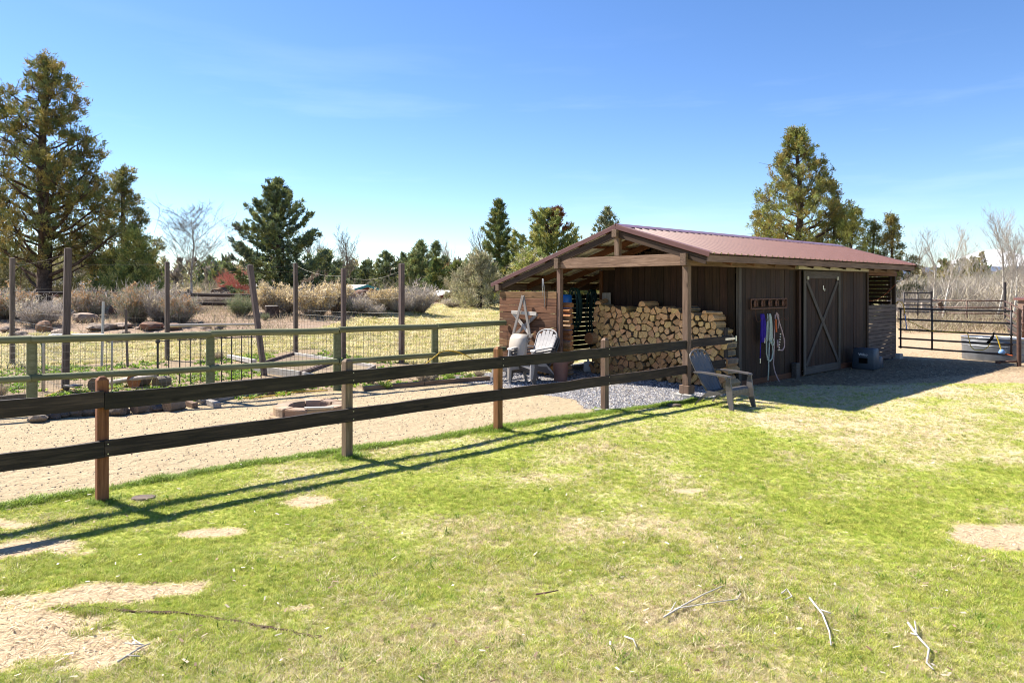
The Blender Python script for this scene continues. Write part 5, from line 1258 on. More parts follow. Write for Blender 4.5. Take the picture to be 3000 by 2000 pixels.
def juniper_parts(seed, H, zb, prof, nl, pal, trunk_r, nleaf=20, leaf=(.17, .05), lobe=(.32, .35), lean=(0, 0), extra=(), dens=1.0):
    """limbs ending in ragged foliage lobes"""
    r = np.random.RandomState(seed); C, D, K = [], [], []; A, B_, RA, RB = [], [], [], []
    zs = np.linspace(0, H, 9); tx = lean[0]*(zs/H)+.25*np.sin(zs*.9+seed)*.3; ty = lean[1]*(zs/H)+.2*np.sin(zs*.7)
    for i in range(8):
        A.append((tx[i], ty[i], zs[i])); B_.append((tx[i+1], ty[i+1], zs[i+1])); RA.append(trunk_r*(1-.9*zs[i]/H)**.8+.015); RB.append(trunk_r*(1-.9*zs[i+1]/H)**.8+.015)
    lobes = []
    for i in range(nl):
        f = ((i+.5)/nl)**.92; h = zb+(H-zb)*f; R_ = prof(f); a = i*2.3999+r.normal(0, .35); q = r.uniform(.35, .92)
        lobes.append((h, a, R_*q, max(.28, (lobe[0]*R_+lobe[1])*r.uniform(.7, 1.2))))
    for (x, y, z, rr) in extra: lobes.append((z, math.atan2(y, x), math.hypot(x, y), rr))
    lobes.append((H-.45, 0, 0, .38)); lobes.append((H-1.2, 2, .2, .55))
    for h, a, q, rr in lobes:
        bx, by = np.interp(h, zs, tx), np.interp(h, zs, ty); c = np.array([bx+q*math.cos(a), by+q*math.sin(a), h])
        hs_ = max(.3, h-q*.55); st_ = np.array([np.interp(hs_, zs, tx), np.interp(hs_, zs, ty), hs_]); mid = (st_+c)/2+np.array([0, 0, -.08*q]); lr = trunk_r*(.10+.16*q/3)
        A += [st_, mid]; B_ += [mid, c]; RA += [lr, lr*.7]; RB += [lr*.7, lr*.25]
        for _ in range(5):
            e = c+r.normal(size=3)*rr*.7; A.append(c*.75+mid*.25); B_.append(e); RA.append(lr*.35); RB.append(lr*.1)
        n = int(dens*17*rr**2+5); u = nrm(r.normal(size=(n, 3))); u[:, 2] = u[:, 2]*.8+.12; rad = r.rand(n, 1)**.45
        cc = c+u*rad*rr*np.array([1.08, 1.08, .80])*(.75+.5*r.rand(n, 1)); C.append(cc); D.append(nrm(u+np.array([.35*math.cos(a), .35*math.sin(a), .45])))
        base = np.array(pal)[r.randint(0, len(pal), n)]*(.8+.4*r.rand()); K.append(base)
    C, D, K = np.concatenate(C), np.concatenate(D), np.concatenate(K); V, col = leaves(C, D, K, int(nleaf*1.75), np.array([.085, .085, .10]), leaf[0]*.74, leaf[1]*.78, r, .55, .9)
    return [('trunk', segs_mesh('trunk', A, B_, RA, RB, 6), M_BARK), ('crown', leaf_mesh('crown', V, col), M_LEAF)]
def spruce_parts(seed, H, zb, R0, pal, trunk_r, nbr, el=(.5, -.1), shape=1.0, droop=-.15, nleaf=12, leaf=(.28, .05), cs=.32, dead=None, tip=.3):
    """whorled branches with drooping or lifted sprays"""
    r = np.random.RandomState(seed); C, D, K = [], [], []; A, B_, RA, RB = [(0, 0, 0)], [(0, 0, H*.97)], [trunk_r], [.02]
    for i in range(nbr):
        f = (i+.5)/nbr; h = zb+(H-zb)*f; L = (R0*(1-f)**shape+.12)*r.uniform(.68, 1.12); a = i*2.3999+r.normal(0, .3); e = el[1]+(el[0]-el[1])*f+r.normal(0, .09)
        d = np.array([math.cos(a)*math.cos(e), math.sin(a)*math.cos(e), math.sin(e)]); sd = np.array([-math.sin(a), math.cos(a), 0]); n = max(3, int(L/cs*2.6)); q = r.rand(n)**.62
        cc = np.array([0, 0, h])+d*L*q[:, None]+sd*((r.rand(n)-.5)*.62*L*(1.05-q))[:, None]+np.array([0, 0, 1.])*(droop*L*q*(1-q)*1.6+tip*L*q**3*.35+r.normal(0, .05, n))[:, None]
        C.append(cc); D.append(np.repeat(nrm(d+np.array([0, 0, .15]))[None], n, 0)); k = np.array(pal)[r.randint(0, len(pal), n)]*(.8+.4*r.rand())
        if dead and f > dead[0] and math.cos(a-dead[1]) > .2: k = np.array([(.20, .085, .035)])*(.7+.5*r.rand(n, 1))
        K.append(k); A.append((0, 0, h)); B_.append(np.array([0, 0, h])+d*L*.9); RA.append(.012+.02*L*trunk_r*2); RB.append(.006)
    C.append(np.array([[0, 0, H-.1*j] for j in range(6)])); D.append(np.repeat([[0, 0, 1.]], 6, 0)); K.append(np.array(pal)[r.randint(0, len(pal), 6)])
    C, D, K = np.concatenate(C), np.concatenate(D), np.concatenate(K); V, col = leaves(C, D, K, int(nleaf*1.5), .065, leaf[0]*.72, leaf[1]*.72, r, .35, 1.0)
    return [('trunk', segs_mesh('trunk', A, B_, RA, RB, 5), M_BARK), ('crown', leaf_mesh('crown', V, col), M_LEAF)]
def bare_parts(seed, H, tr, spread=.5, upright=.75, base=.25, n1=16, lv=3, mat=None, twig=None, nb=4, rmin=.006, lr=.50):
    r = np.random.RandomState(seed); T = ([], [], [], []); W_ = ([], [], [], [])
    def grow(p, d, L, rad, lev):
        k = 3; S_ = W_ if lev >= 1 else T
        pts = [p]
        for i in range(k):
            d = nrm(d+r.normal(size=3)*.12+np.array([0, 0, .10 if lev else .0])); q = p+d*L/k; r0 = rad*(1-.75*i/k); r1 = rad*(1-.75*(i+1)/k)
            S_[0].append(p); S_[1].append(q); S_[2].append(max(rmin*.8, r0)); S_[3].append(max(rmin*.6, r1)); p = q; pts.append(p)
        if lev < lv:
            for j in range(nb if lev else n1):
                f = r.uniform(base if lev == 0 else .2, 1.0); i = min(int(f*k), k-1); b = pts[i]+(pts[i+1]-pts[i])*(f*k-i)
                a = r.rand()*6.283; dd = nrm(d*upright+np.array([math.cos(a), math.sin(a), r.uniform(-.1, .4)])*spread)
                grow(b, dd, L*(lr if lev == 0 else .52)*(1.15-.75*f if lev == 0 else 1)*r.uniform(.7, 1.2), max(rmin, rad*(1-.7*f)*(.42 if lev == 0 else .5)), lev+1)
    grow(np.array([0, 0, 0.]), np.array([0, 0, 1.]), H, tr, 0)
    return [('trunk', segs_mesh('trunk', *T, 7), mat or M_ASPEN), ('branches', segs_mesh('branches', *W_, 3), twig or M_TWIG)]
def ground_hit(u, v, y0=8., y1=140.):
    ys_ = np.linspace(y0, y1, 1400); x = (u-1500.)/F0*ys_; z = hz(x, ys_); vv = V0+(2-z)*F0/ys_; k = np.where(vv <= v)[0]
    i = k[0] if len(k) else len(ys_)-1; return Vector((x[i], ys_[i], z[i]))
def atY(u, Y): x = (u-1500.)/F0*Y; return Vector((x, Y, hz1(x, Y)))
def ztop(v, Y): return 2+(V0-v)*Y/F0
def HT(u, Y, v): return ztop(v, Y)-hz1((u-1500.)/F0*Y, Y)

# the big juniper at the left and its neighbours
p = atY(128, 37); prof = lambda f: np.interp(f, [0, .12, .3, .45, .6, .7, .82, .92, 1], [3.6, 4.3, 4.2, 3.4, 2.4, 2.0, 1.8, 1.25, .4])
tree('juniper_tree', 'tallest juniper with a thick trunk at the left edge of the photo', p, juniper_parts(3, HT(128, 37, 172), 2.1, prof, 74, JUN, .36, 22, (.20, .055), (.20, .38), extra=[(2.0, -.5, 8.6, .7), (2.6, -.4, 7.8, .8), (2.9, -.4, 7.1, .8), (2.9, -.6, 6.3, .9), (2.4, -.5, 5.6, 1.0), (3.1, -.3, 5.2, 1.0), (2.2, -.8, 7.3, .8), (-2.4, -.5, 6.0, 1.1), (3.9, -.6, 3.6, 1.1), (-1.3, -.4, 9.2, .8), (.9, -.3, 9.6, .8)], dens=1.12))
p = atY(362, 41)
tree('juniper_tree', 'dark juniper with a leaning pointed top right of the tallest one', p, juniper_parts(8, HT(362, 41, 498), .8, lambda f: np.interp(f, [0, .3, .6, .85, 1], [2.6, 2.3, 1.45, .8, .25]), 46, JUN+SPR[:2], .2, 20, (.2, .055), (.2, .32), dens=1.0))
p = atY(392, 35)
tree('juniper_tree', 'bushy yellow green juniper behind the rail fence on the left', p, juniper_parts(12, HT(392, 35, 672), .1, lambda f: np.interp(f, [0, .25, .6, 1], [1.45, 1.6, .95, .25]), 34, JUNY, .12, 24, (.17, .05), (.2, .28), dens=1.25))
p = atY(330, 38); tree('juniper_tree', 'low green juniper between the big trunk and the yellow juniper', p, juniper_parts(14, HT(330, 38, 735), .1, lambda f: np.interp(f, [0, .4, 1], [1.3, 1.2, .3]), 20, JUNY[2:]+FIR, .1, 20, (.18, .05), dens=1.1))
for i, (u, Y, v, lab) in enumerate(((45, 44, 745, 'grey green juniper bush half hidden left of the big trunk'), (205, 46, 720, 'olive juniper bush showing right of the big trunk'), (-40, 40, 690, 'dark juniper cut by the left edge behind the rail fence'))):
    tree('juniper_tree', lab, atY(u, Y), juniper_parts(20+i, HT(u, Y, v), .1, lambda f: np.interp(f, [0, .4, 1], [2.0, 1.8, .5]), 22, GREYG+JUN[:2], .12, 18, (.2, .055), dens=.9))
# centre spruce with lifted arms
tree('spruce_tree', 'broad dark green spruce with upswept arms left of centre', atY(815, 44), spruce_parts(5, HT(812, 44, 533), .15, 4.1, SPR+PINE[:1], .22, 118, (.95, .05), .82, -.05, 15, (.27, .085), .36, tip=.55))
tree('fir_tree', 'dark narrow fir standing just left of the red shed roof peak', atY(1462, 52), spruce_parts(6, HT(1462, 52, 592), .2, 2.35, FIR, .22, 96, (.8, .0), .75, -.12, 15, (.34, .075), .33))
tree('spruce_tree', 'yellowish spruce with a rusty dead top behind the shed roof', atY(1605, 50), spruce_parts(7, HT(1605, 50, 620), .3, 3.9, JUNY+SPR[:2], .24, 120, (.7, -.05), .62, -.2, 15, (.30, .075), .36, dead=(.72, .4)))
tree('spruce_tree', 'grey green conifer whose top shows above the shed roof slope', atY(1778, 58), spruce_parts(9, HT(1786, 58, 614), .3, 3.2, GREYG+SPR, .24, 90, (.6, -.1), .8, -.15, 14, (.34, .075), .4))
tree('juniper_tree', 'sprawling grey green juniper left of the shed eave', atY(1405, 40), juniper_parts(31, HT(1400, 40, 745), .05, lambda f: np.interp(f, [0, .3, .7, 1], [2.0, 1.75, 1.0, .35]), 40, GREYG, .16, 20, (.16, .05), (.2, .28), dens=1.2))
tree('juniper_tree', 'pale twiggy juniper beneath the dark fir', atY(1345, 47), juniper_parts(32, HT(1340, 47, 800), .05, lambda f: np.interp(f, [0, .5, 1], [1.3, 1.1, .4]), 18, GREYG, .1, 18, (.16, .05), dens=1.0))
tree('juniper_tree', 'yellow green juniper low behind the left roof slope', atY(1560, 46), juniper_parts(33, HT(1560, 46, 740), .1, lambda f: np.interp(f, [0, .5, 1], [2.6, 2.0, .5]), 24, JUNY+GREYG, .14, 18, (.2, .06), dens=.9))
for i, (u, Y, v, R_, kind, lab) in enumerate((
        (955, 62, 738, 2.5, SPR, 'dark spruce right of the broad centre spruce with grey twigs'), (1075, 78, 770, 2.6, SPR, 'short dark spruce right of the tall bare tree'), (1132, 72, 742, 2.6, SPR, 'dark feathery spruce left of the third tall post'),
        (1181, 95, 745, 1.7, SPR, 'small distant spruce directly behind a tall post'), (1218, 66, 742, 2.2, PINE, 'light green pine just right of the tall post'), (1234, 68, 712, 2.6, PINE, 'tallest light green pine behind the red outbuilding'),
        (1278, 74, 713, 1.9, SPR, 'dark round topped pine right of the light green pines'), (1278, 62, 765, 1.6, FIR, 'dark green small fir above the red outbuilding roof'), (1338, 66, 773, 2.2, FIR, 'short dark fir between the orange shrub and the pale juniper'),
        (655, 120, 785, 2.4, SPR, 'far dark pine left of the red shrub'), (668, 118, 775, 2.2, SPR, 'far dark pine just above the red shrub'), (640, 120, 793, 2.0, SPR, 'small far pine beside the bare birch'),
        (1028, 100, 780, 2.3, SPR, 'far spruce at the foot of the tall bare tree'), (1305, 90, 755, 1.7, SPR, 'distant flat topped pine right of the dark round pine'))):
    pine = kind is PINE
    tree('pine_tree' if pine else 'spruce_tree', lab, atY(u, Y), spruce_parts(40+i, HT(u, Y, v), .2, R_, kind, .2, 60 if Y < 100 else 34, (.8, .0) if pine else (.6, -.1), .72, -.15, 12, (.42, .10) if Y < 100 else (.6, .16), .42 if Y < 100 else .6))
# right hand junipers above the shed
prof = lambda f: np.interp(f, [0, .15, .30, .42, .52, .65, .8, .9, 1], [2.3, 2.7, 2.95, 3.0, 2.5, 2.0, 1.3, .8, .2])
tree('juniper_tree', 'large lone juniper rising above the right end of the shed roof', atY(2340, 45), juniper_parts(51, HT(2345, 45, 380), 2.2, lambda f: prof(f)*1.08, 96, JUNY[:1]+JUNY[2:3]+JUN[:4], .3, 24, (.19, .055), (.17, .30), extra=[(-2.9, -.6, 5.0, .7), (-2.6, -1, 5.8, .7), (2.6, -.8, 5.4, .7), (2.6, -.5, 6.2, .7), (1.9, -.8, 7.0, .6), (-2.0, -.6, 7.0, .6), (-1.3, -.8, 8.2, .5), (1.4, -.5, 8.2, .5)], dens=1.1))
tree('juniper_tree', 'dark slim juniper leaning against the right side of the large one', atY(2440, 46), juniper_parts(52, HT(2455, 46, 535), .5, lambda f: np.interp(f, [0, .5, .7, .85, 1], [1.3, 1.0, .7, .45, .15]), 30, JUN[2:]+SPR[:2], .14, 22, (.18, .055), (.2, .24), dens=1.2))
tree('juniper_tree', 'yellow green juniper just right of the large juniper', atY(2492, 43), juniper_parts(53, HT(2500, 43, 610), .3, lambda f: np.interp(f, [0, .5, .7, .85, 1], [2.0, 1.6, 1.15, .6, .15]), 36, JUNY, .14, 22, (.18, .05), (.2, .24), dens=1.2))
tree('juniper_tree', 'small green juniper between the yellow one and the slender one', atY(2555, 45), juniper_parts(54, HT(2562, 45, 650), .3, lambda f: np.interp(f, [0, .6, .85, 1], [1.5, 1.1, .5, .15]), 26, JUN[:3]+JUNY[2:], .12, 20, (.18, .05), (.2, .22), dens=1.2))
tree('juniper_tree', 'slender brownish juniper with a thin spire over the shed end', atY(2612, 42), juniper_parts(55, HT(2612, 42, 630), .8, lambda f: np.interp(f, [0, .3, .6, .8, 1], [1.5, 1.1, .62, .3, .1]), 34, JUN, .13, 20, (.17, .05), (.22, .16), extra=[(1.1, -.3, 3.6, .5), (1.35, -.3, 2.9, .55), (1.5, -.4, 1.2, .6), (1.0, -.5, 1.9, .6), (1.7, -.4, 1.6, .4)], dens=1.2))
# bare trees
bt = bare_parts(61, HT(560, 42, 640), .085, .9, .55, .22, 30, 3, M_ASPEN, M_TWIG, 6, .009, .62); tree('bare_tree', 'pale leafless birch with a rounded crown right of the junipers', atY(562, 42), bt)
tree('bare_tree', 'tall slim leafless tree between the centre spruces', atY(1015, 80), bare_parts(62, HT(1015, 80, 708), .16, .5, .8, .2, 34, 3, M_TWIG, M_TWIG, 5, .012))
tree('bare_tree', 'grey leafless poplar behind the right arm of the centre spruce', atY(945, 90), bare_parts(63, HT(945, 90, 702), .16, .38, .95, .2, 20, 3, M_TWIG, M_TWIG, 4, .014))
tree('bare_tree', 'thin grey leafless poplar left of the other poplar', atY(922, 92), bare_parts(64, HT(922, 92, 715), .13, .38, .95, .2, 16, 3, M_TWIG, M_TWIG, 4, .014))
tree('bare_tree', 'pale distant poplar left of the pale juniper', atY(1330, 110), bare_parts(65, HT(1335, 110, 735), .16, .3, 1, .15, 20, 3, M_TWIG, M_TWIGW, 4, .016))
tree('bare_tree', 'leafless grey tree between fir and juniper by the shed', atY(1400, 62), bare_parts(66, HT(1405, 62, 690), .14, .5, .8, .2, 18, 3, M_TWIG, M_TWIG, 4, .010))
ASP = [bare_parts(70+i, 9.0, .105, .45+.04*i, .8, .28, 34, 3, M_ASPEN, M_TWIGW, 5, .006, .36) for i in range(4)]
asp_first = {}
for i, (u, Y, v, k, lab) in enumerate(((2728, 38, 700, 0, 'white trunked aspen nearest the shed end'), (2757, 36, 690, 1, 'second white trunked aspen right of the shed leaning slightly'), (2846, 85, 698, 2, 'narrow leafless poplar standing in front of the snowy mountain'),
        (2918, 37, 652, 3, 'tall pale aspen left of the tall pipe post'), (2950, 39, 655, 0, 'tall aspen directly behind the tall pipe post'), (2965, 36, 700, 2, 'aspen with a curved trunk by the right edge'), (2990, 38, 650, 1, 'tall aspen close to the right edge of the photo'), (2978, 44, 690, 3, 'aspen half hidden between two taller aspens at right'),
        (2690, 46, 705, 2, 'thin bare aspen close behind the end of the shed'), (2880, 42, 760, 1, 'short bare aspen left of the tall pale aspen'), (2810, 44, 770, 3, 'bare young aspen in the middle of the thicket'))):
    p = atY(u, Y); sc = HT(u, Y, v)/9.0; M = TM(p, i*1.3, sc)
    if k not in asp_first:
        t = thing('aspen_tree', lab, 'tree', M, 'bare aspens beyond the paddock'); asp_first[k] = t
        for nme, me, mat in ASP[k]: obj(nme, me, mat, M, t)
    else: copy_tree(asp_first[k], M, lab)
for i, (u, Y, v, R_, lab) in enumerate(((2818, 95, 762, 2.6, 'dark pine below the snowy mountain slope'), (2852, 92, 758, 2.4, 'olive pine right of the dark one below the mountain'), (2765, 90, 765, 3.0, 'brownish conifer behind the second aspen'), (2875, 96, 745, 1.6, 'slim brown conifer top in front of the snow'))):
    tree('pine_tree', lab, atY(u, Y), spruce_parts(80+i, HT(u, Y, v), .3, R_, [SPR, JUN, JUN, JUN][i], .2, 40, (.7, 0), .7, -.1, 12, (.5, .13), .5))
# masses of bare brush and far woods
def twig_mass(name, base, hgt, wd, cols, label, seed, lean=.45, seg=3):
    r = np.random.RandomState(seed); n = len(base); p = np.asarray(base, float); a = r.rand(n)*6.283; d = nrm(np.stack([np.cos(a)*lean, np.sin(a)*lean, np.ones(n)], 1)+r.normal(size=(n, 3))*.25); V = []; h = hgt*(.5+.7*r.rand(n))
    s_ = nrm(np.cross(d, r.normal(size=(n, 3)))); w_ = wd*(.6+.8*r.rand(n))[:, None]
    for k in range(seg+1):
        ww = w_*(1-.8*k/seg); V.append(p-s_*ww/2); V.append(p+s_*ww/2); d = nrm(d+r.normal(size=(n, 3))*.22); p = p+d*(h/seg)[:, None]
    V = np.stack(V, 1); m = 2*(seg+1); q = np.array([(2*k, 2*k+1, 2*k+3, 2*k+2) for k in range(seg)]); F = (q[None]+m*np.arange(n)[:, None, None]).reshape(-1, 4)
    c = np.array(cols)[r.randint(0, len(cols), n)]*(.7+.6*r.rand(n, 1)); o = obj(name, np_mesh(name, V.reshape(-1, 3), F, np.repeat(c, m, 0)), M_BUSH); return tag(o, label, None, None, 'stuff')
rg = np.random.RandomState(77); TW = [(.48, .43, .36), (.40, .35, .29), (.58, .52, .44), (.31, .26, .21), (.44, .39, .27)]
n = 42000; Y = rg.uniform(38, 62, n); u = rg.uniform(2620, 3330, n); x = (u-1500)/F0*Y; lift = rg.rand(n)**1.3
hh = np.interp(u, [2620, 2700, 2790, 2880, 2960, 3330], [1.5, 1.75, 1.7, 1.9, 2.3, 2.6])*(.75+.5*fbm(x, Y, 3, 5))*Y/48; b = np.stack([x, Y, hz(x, Y)+lift*hh], 1)
twig_mass('bare_thicket', b, 1.15, .024, TW, 'tangled leafless scrub beyond the paddock', 1, .6)
n = 9000; Y = rg.uniform(30, 40, n); u = rg.uniform(2640, 3200, n); x = (u-1500)/F0*Y; b = np.stack([x, Y, hz(x, Y)+rg.rand(n)**2*.5], 1)
twig_mass('dry_weeds', b, .55, .02, [(.46, .40, .29), (.36, .30, .21), (.30, .27, .14), (.25, .19, .14)], 'dry weeds along the far side of the paddock', 2, .7)
# far woods, one mass
r = np.random.RandomState(90); C, D, K = [], [], []
for i in range(330):
    Y = r.uniform(105, 230); u = r.uniform(-250, 3250); x = (u-1500)/F0*Y; h = r.uniform(3.6, 7.2)*(1 if u < 2500 else .85)*Y/150; z = hz1(x, Y); w_ = h*r.uniform(.24, .42); n = 70; f = r.rand(n)**.8; a = r.rand(n)*6.283; rr = w_*(1-f)**.7*np.sqrt(r.rand(n))
    C.append(np.stack([x+rr*np.cos(a), Y+rr*np.sin(a), z+h*f], 1)); D.append(np.repeat([[0, 0, 1.]], n, 0))
    pal = [SPR, FIR, GREYG, [(.20, .165, .135), (.25, .21, .17)], [(.17, .14, .11), (.22, .17, .14)]][r.randint(5)]; K.append(np.array(pal)[r.randint(0, len(pal), n)]*(.85+.3*r.rand()))
V, col = leaves(np.concatenate(C), np.concatenate(D), np.concatenate(K), 3, .3, 1.1, .42, r, .2); o = obj('far_woods', leaf_mesh('far_woods', V, col), M_LEAF); tag(o, 'mixed far-off woods along the horizon', None, None, 'stuff')
n = 26000; Y = rg.uniform(62, 100, n); u = rg.uniform(-150, 1500, n); x = (u-1500)/F0*Y; b = np.stack([x, Y, hz(x, Y)+rg.rand(n)**1.4*(.9+1.6*fbm(x, Y, 7, 9))], 1)
twig_mass('bare_brush', b, 1.0, .035, [(.22, .18, .15), (.27, .23, .19), (.17, .14, .115), (.20, .19, .11)], 'leafless brush behind the sagebrush bank', 3, .6)
# red and orange shrubs
def shrub(name, label, u, Y, v, wpx, cols, seed, n=2600, wd=.022, base=.1):
    p = atY(u, Y); h = HT(u, Y, v); w_ = wpx*Y/F0/2; r = np.random.RandomState(seed); a = r.rand(n)*6.283; q = np.sqrt(r.rand(n))*w_; f = r.rand(n)
    b = np.stack([q*np.cos(a)*(.4+.6*f), q*np.sin(a)*(.4+.6*f), base+f*(h*.8)*(1-.45*(q/w_)**2)], 1); t = thing(name, label, 'shrub', TM(p))
    o = twig_mass('twigs', b, h*.28, wd, cols, None, seed, .6); del o['kind']; o.name = 'twigs'; o.parent = t; o.matrix_basis = Matrix(); WM[o.name] = TM(p)
    obj('stem', segs_mesh('stem', [(0, 0, 0)]*5, [(w_*.4*math.cos(k*1.25), w_*.4*math.sin(k*1.25), h*.6) for k in range(5)], [.05]*5, [.015]*5, 5), M_TWIG, TM(p), t); return t
shrub('red_shrub', 'reddish leafless shrub tree in front of the white outbuilding', 690, 60, 772, 100, [(.36, .10, .085), (.28, .085, .075), (.42, .16, .13)], 5)
shrub('orange_shrub', 'orange leafless willow behind the dark firs', 1305, 80, 765, 52, [(.52, .25, .07), (.44, .19, .05)], 6, 1800, .035)
shrub('orange_shrub', 'low rusty orange shrub at the rail fence by the leaning post', 720, 40, 852, 70, [(.42, .20, .09), (.36, .16, .08)], 7, 900, .02)
shrub('brown_shrub', 'brown leafless shrub under the dark spruce behind the sagebrush', 925, 50, 790, 95, [(.22, .16, .12), (.28, .21, .16), (.18, .13, .10)], 8, 2600)
shrub('brown_shrub', 'small leafless shrub left of the brown one by the tall post', 880, 48, 805, 60, [(.24, .18, .13), (.20, .15, .11)], 9, 1200)
# ------------------------------------------------------------------ sagebrush, boulders, rail fence on the bank
def brush_mesh(name, seed, n, stem, tipc, head, headc, leafc=None, lean=1.0, wd=.012, green=None):
    """radius and height about 1: curved stems from one root, feathery tips"""
    r = np.random.RandomState(seed); a = r.rand(n)*6.283; sp = np.sqrt(r.rand(n))*lean; d = nrm(np.stack([np.cos(a)*sp, np.sin(a)*sp, np.full(n, .75)], 1)); L = (.45+.65*r.rand(n)**.7)*(1-.12*sp)*(.62+.30*np.abs(np.sin(a*1.5+seed))+.28*np.abs(np.sin(a*2.5+seed*2))); p = np.stack([np.cos(a)*sp*.18, np.sin(a)*sp*.18, np.zeros(n)], 1)
    V, K = [], []; seg = 4; s_ = nrm(np.cross(d, r.normal(size=(n, 3)))); c0 = np.array(stem)[r.randint(0, len(stem), n)]; c1 = np.array(tipc)[r.randint(0, len(tipc), n)]
    P_ = [p]
    for k in range(seg):
        d = nrm(d+np.array([0, 0, .16])+r.normal(size=(n, 3))*.10); P_.append(P_[-1]+d*(L/seg)[:, None])
    for k in range(seg+1):
        w_ = wd*(1-.72*k/seg); V += [P_[k]-s_*w_/2, P_[k]+s_*w_/2]; c = c0*(1-k/seg)+c1*(k/seg); K += [c, c]
    V = np.stack(V, 1); K = np.stack(K, 1); m = 2*(seg+1); q = np.array([(2*k, 2*k+1, 2*k+3, 2*k+2) for k in range(seg)]); F = (q[None]+m*np.arange(n)[:, None, None]).reshape(-1, 4)
    V = V.reshape(-1, 3); K = K.reshape(-1, 3)
    # side twigs and seed heads
    tips = P_[-1]; sub = np.concatenate([P_[2], P_[3], P_[4]]); dd = np.repeat(d[None], 3, 0).reshape(-1, 3)
    V2, K2 = leaves(sub, dd, np.array(tipc)[r.randint(0, len(tipc), len(sub))], 3, .03, .15, wd*1.1, r, .5, .8)
    parts = [(V2, K2)]
    if head: k = r.rand(n) < head; parts.append(leaves(tips[k], d[k], np.array(headc)[r.randint(0, len(headc), k.sum())], 10, .045, .065, .04, r, .5, .4))
    if leafc: k = r.rand(len(sub)) < .5; parts.append(leaves(sub[k], dd[k], np.array(leafc)[r.randint(0, len(leafc), k.sum())], 3, .05, .07, .022, r, .5, .5))
    for v_, k_ in parts: F = np.concatenate([F, np.arange(len(v_)).reshape(-1, 4)+len(V)]); V = np.concatenate([V, v_]); K = np.concatenate([K, k_])
    return np_mesh(name, V, F, K)
GRYS = [(.16, .125, .10), (.22, .18, .15)]
BR = dict(
    rabbit=[brush_mesh('brush', 100+i, 400, GRYS, [(.46, .40, .32), (.39, .345, .29), (.52, .45, .35)], .8, [(.66, .53, .29), (.60, .47, .24), (.70, .58, .37)]) for i in range(2)],
    sage=[brush_mesh('brush', 110+i, 420, GRYS, [(.42, .37, .31), (.50, .40, .31), (.34, .34, .25), (.46, .40, .36)], .3, [(.45, .28, .14), (.50, .33, .18)], [(.25, .27, .16), (.20, .23, .12), (.30, .30, .22)]) for i in range(2)],
    grey=[brush_mesh('brush', 120+i, 400, GRYS, [(.44, .39, .35), (.38, .34, .30)], .12, [(.55, .47, .33)]) for i in range(2)],
    green=[brush_mesh('brush', 130, 340, GRYS, [(.22, .25, .13), (.28, .29, .17)], 0, None, [(.20, .25, .12), (.15, .20, .08), (.27, .30, .18)])])
BFIRST = {}
BRUSH = [('sage', 20, 932, 150, 82, 'sagebrush at the far left edge under the big juniper'), ('grey', 120, 955, 150, 76, 'straw coloured brush bending right beside the left tall post'), ('sage', 262, 930, 118, 82, 'sagebrush with rusty spikes right of the tallest garden post'),
         ('sage', 400, 945, 130, 105, 'greenest sagebrush with orange flower spikes on the left bank'), ('grey', 478, 945, 140, 98, 'wide grey sagebrush just left of the second tall post'), ('sage', 525, 948, 110, 84, 'grey sagebrush leaning right past the tall post'),
         ('green', 708, 925, 90, 58, 'dark green low bush in front of the two rail fence'), ('grey', 640, 892, 90, 34, 'low grey bush behind the two rail fence'), ('rabbit', 795, 915, 110, 78, 'cream tipped rabbitbrush behind the sawn stump'), ('rabbit', 842, 920, 80, 66, 'small rabbitbrush left of the middle tall post'),
         ('rabbit', 925, 928, 140, 86, 'largest cream headed rabbitbrush in the middle of the bank'), ('rabbit', 985, 915, 100, 80, 'rabbitbrush with yellow heads left of the brown tall post'), ('grey', 890, 905, 90, 60, 'grey brush between two cream rabbitbrushes'), ('grey', 1050, 918, 90, 52, 'low brownish brush right of the brown tall post'),
         ('grey', 1098, 925, 66, 34, 'small pale silvery bush at the edge of the dry field'), ('rabbit', 1130, 905, 100, 56, 'yellowish brush left of the third tall post'), ('grey', 1228, 915, 122, 76, 'large round grey brush right of the third tall post'), ('grey', 1195, 912, 80, 50, 'grey brush hidden behind the third tall post'),
         ('grey', 1330, 900, 80, 26, 'low pale brush in front of the red outbuilding'), ('grey', 1395, 899, 80, 24, 'low pale brush under the grey juniper'), ('green', 776, 938, 28, 20, 'tiny green bush in front of the stump'), ('grey', 600, 890, 90, 30, 'pale low brush in front of the dark rock by the rail fence'),
         ('green', 1035, 918, 60, 34, 'small dark green bush at the foot of the brown tall post'), ('grey', 1165, 915, 70, 40, 'grey brown brush near the rock mound'), ('rabbit', 560, 880, 60, 34, 'cream tipped brush behind the birch and rail post')]
for i, (k, u, v, wp, hp, lab) in enumerate(BRUSH):
    p = ground_hit(u, v, 22); sx = wp*p.y/F0/1.55; sz = hp*p.y/F0/.98; v_ = BR[k][i % len(BR[k])]
    o = obj('brush', v_, M_BUSH, TM(p-Vector((0, 0, .02)), i*1.7, (sx, sx, sz))); tag(o, lab, 'bush', 'sagebrush and rabbitbrush on the bank')
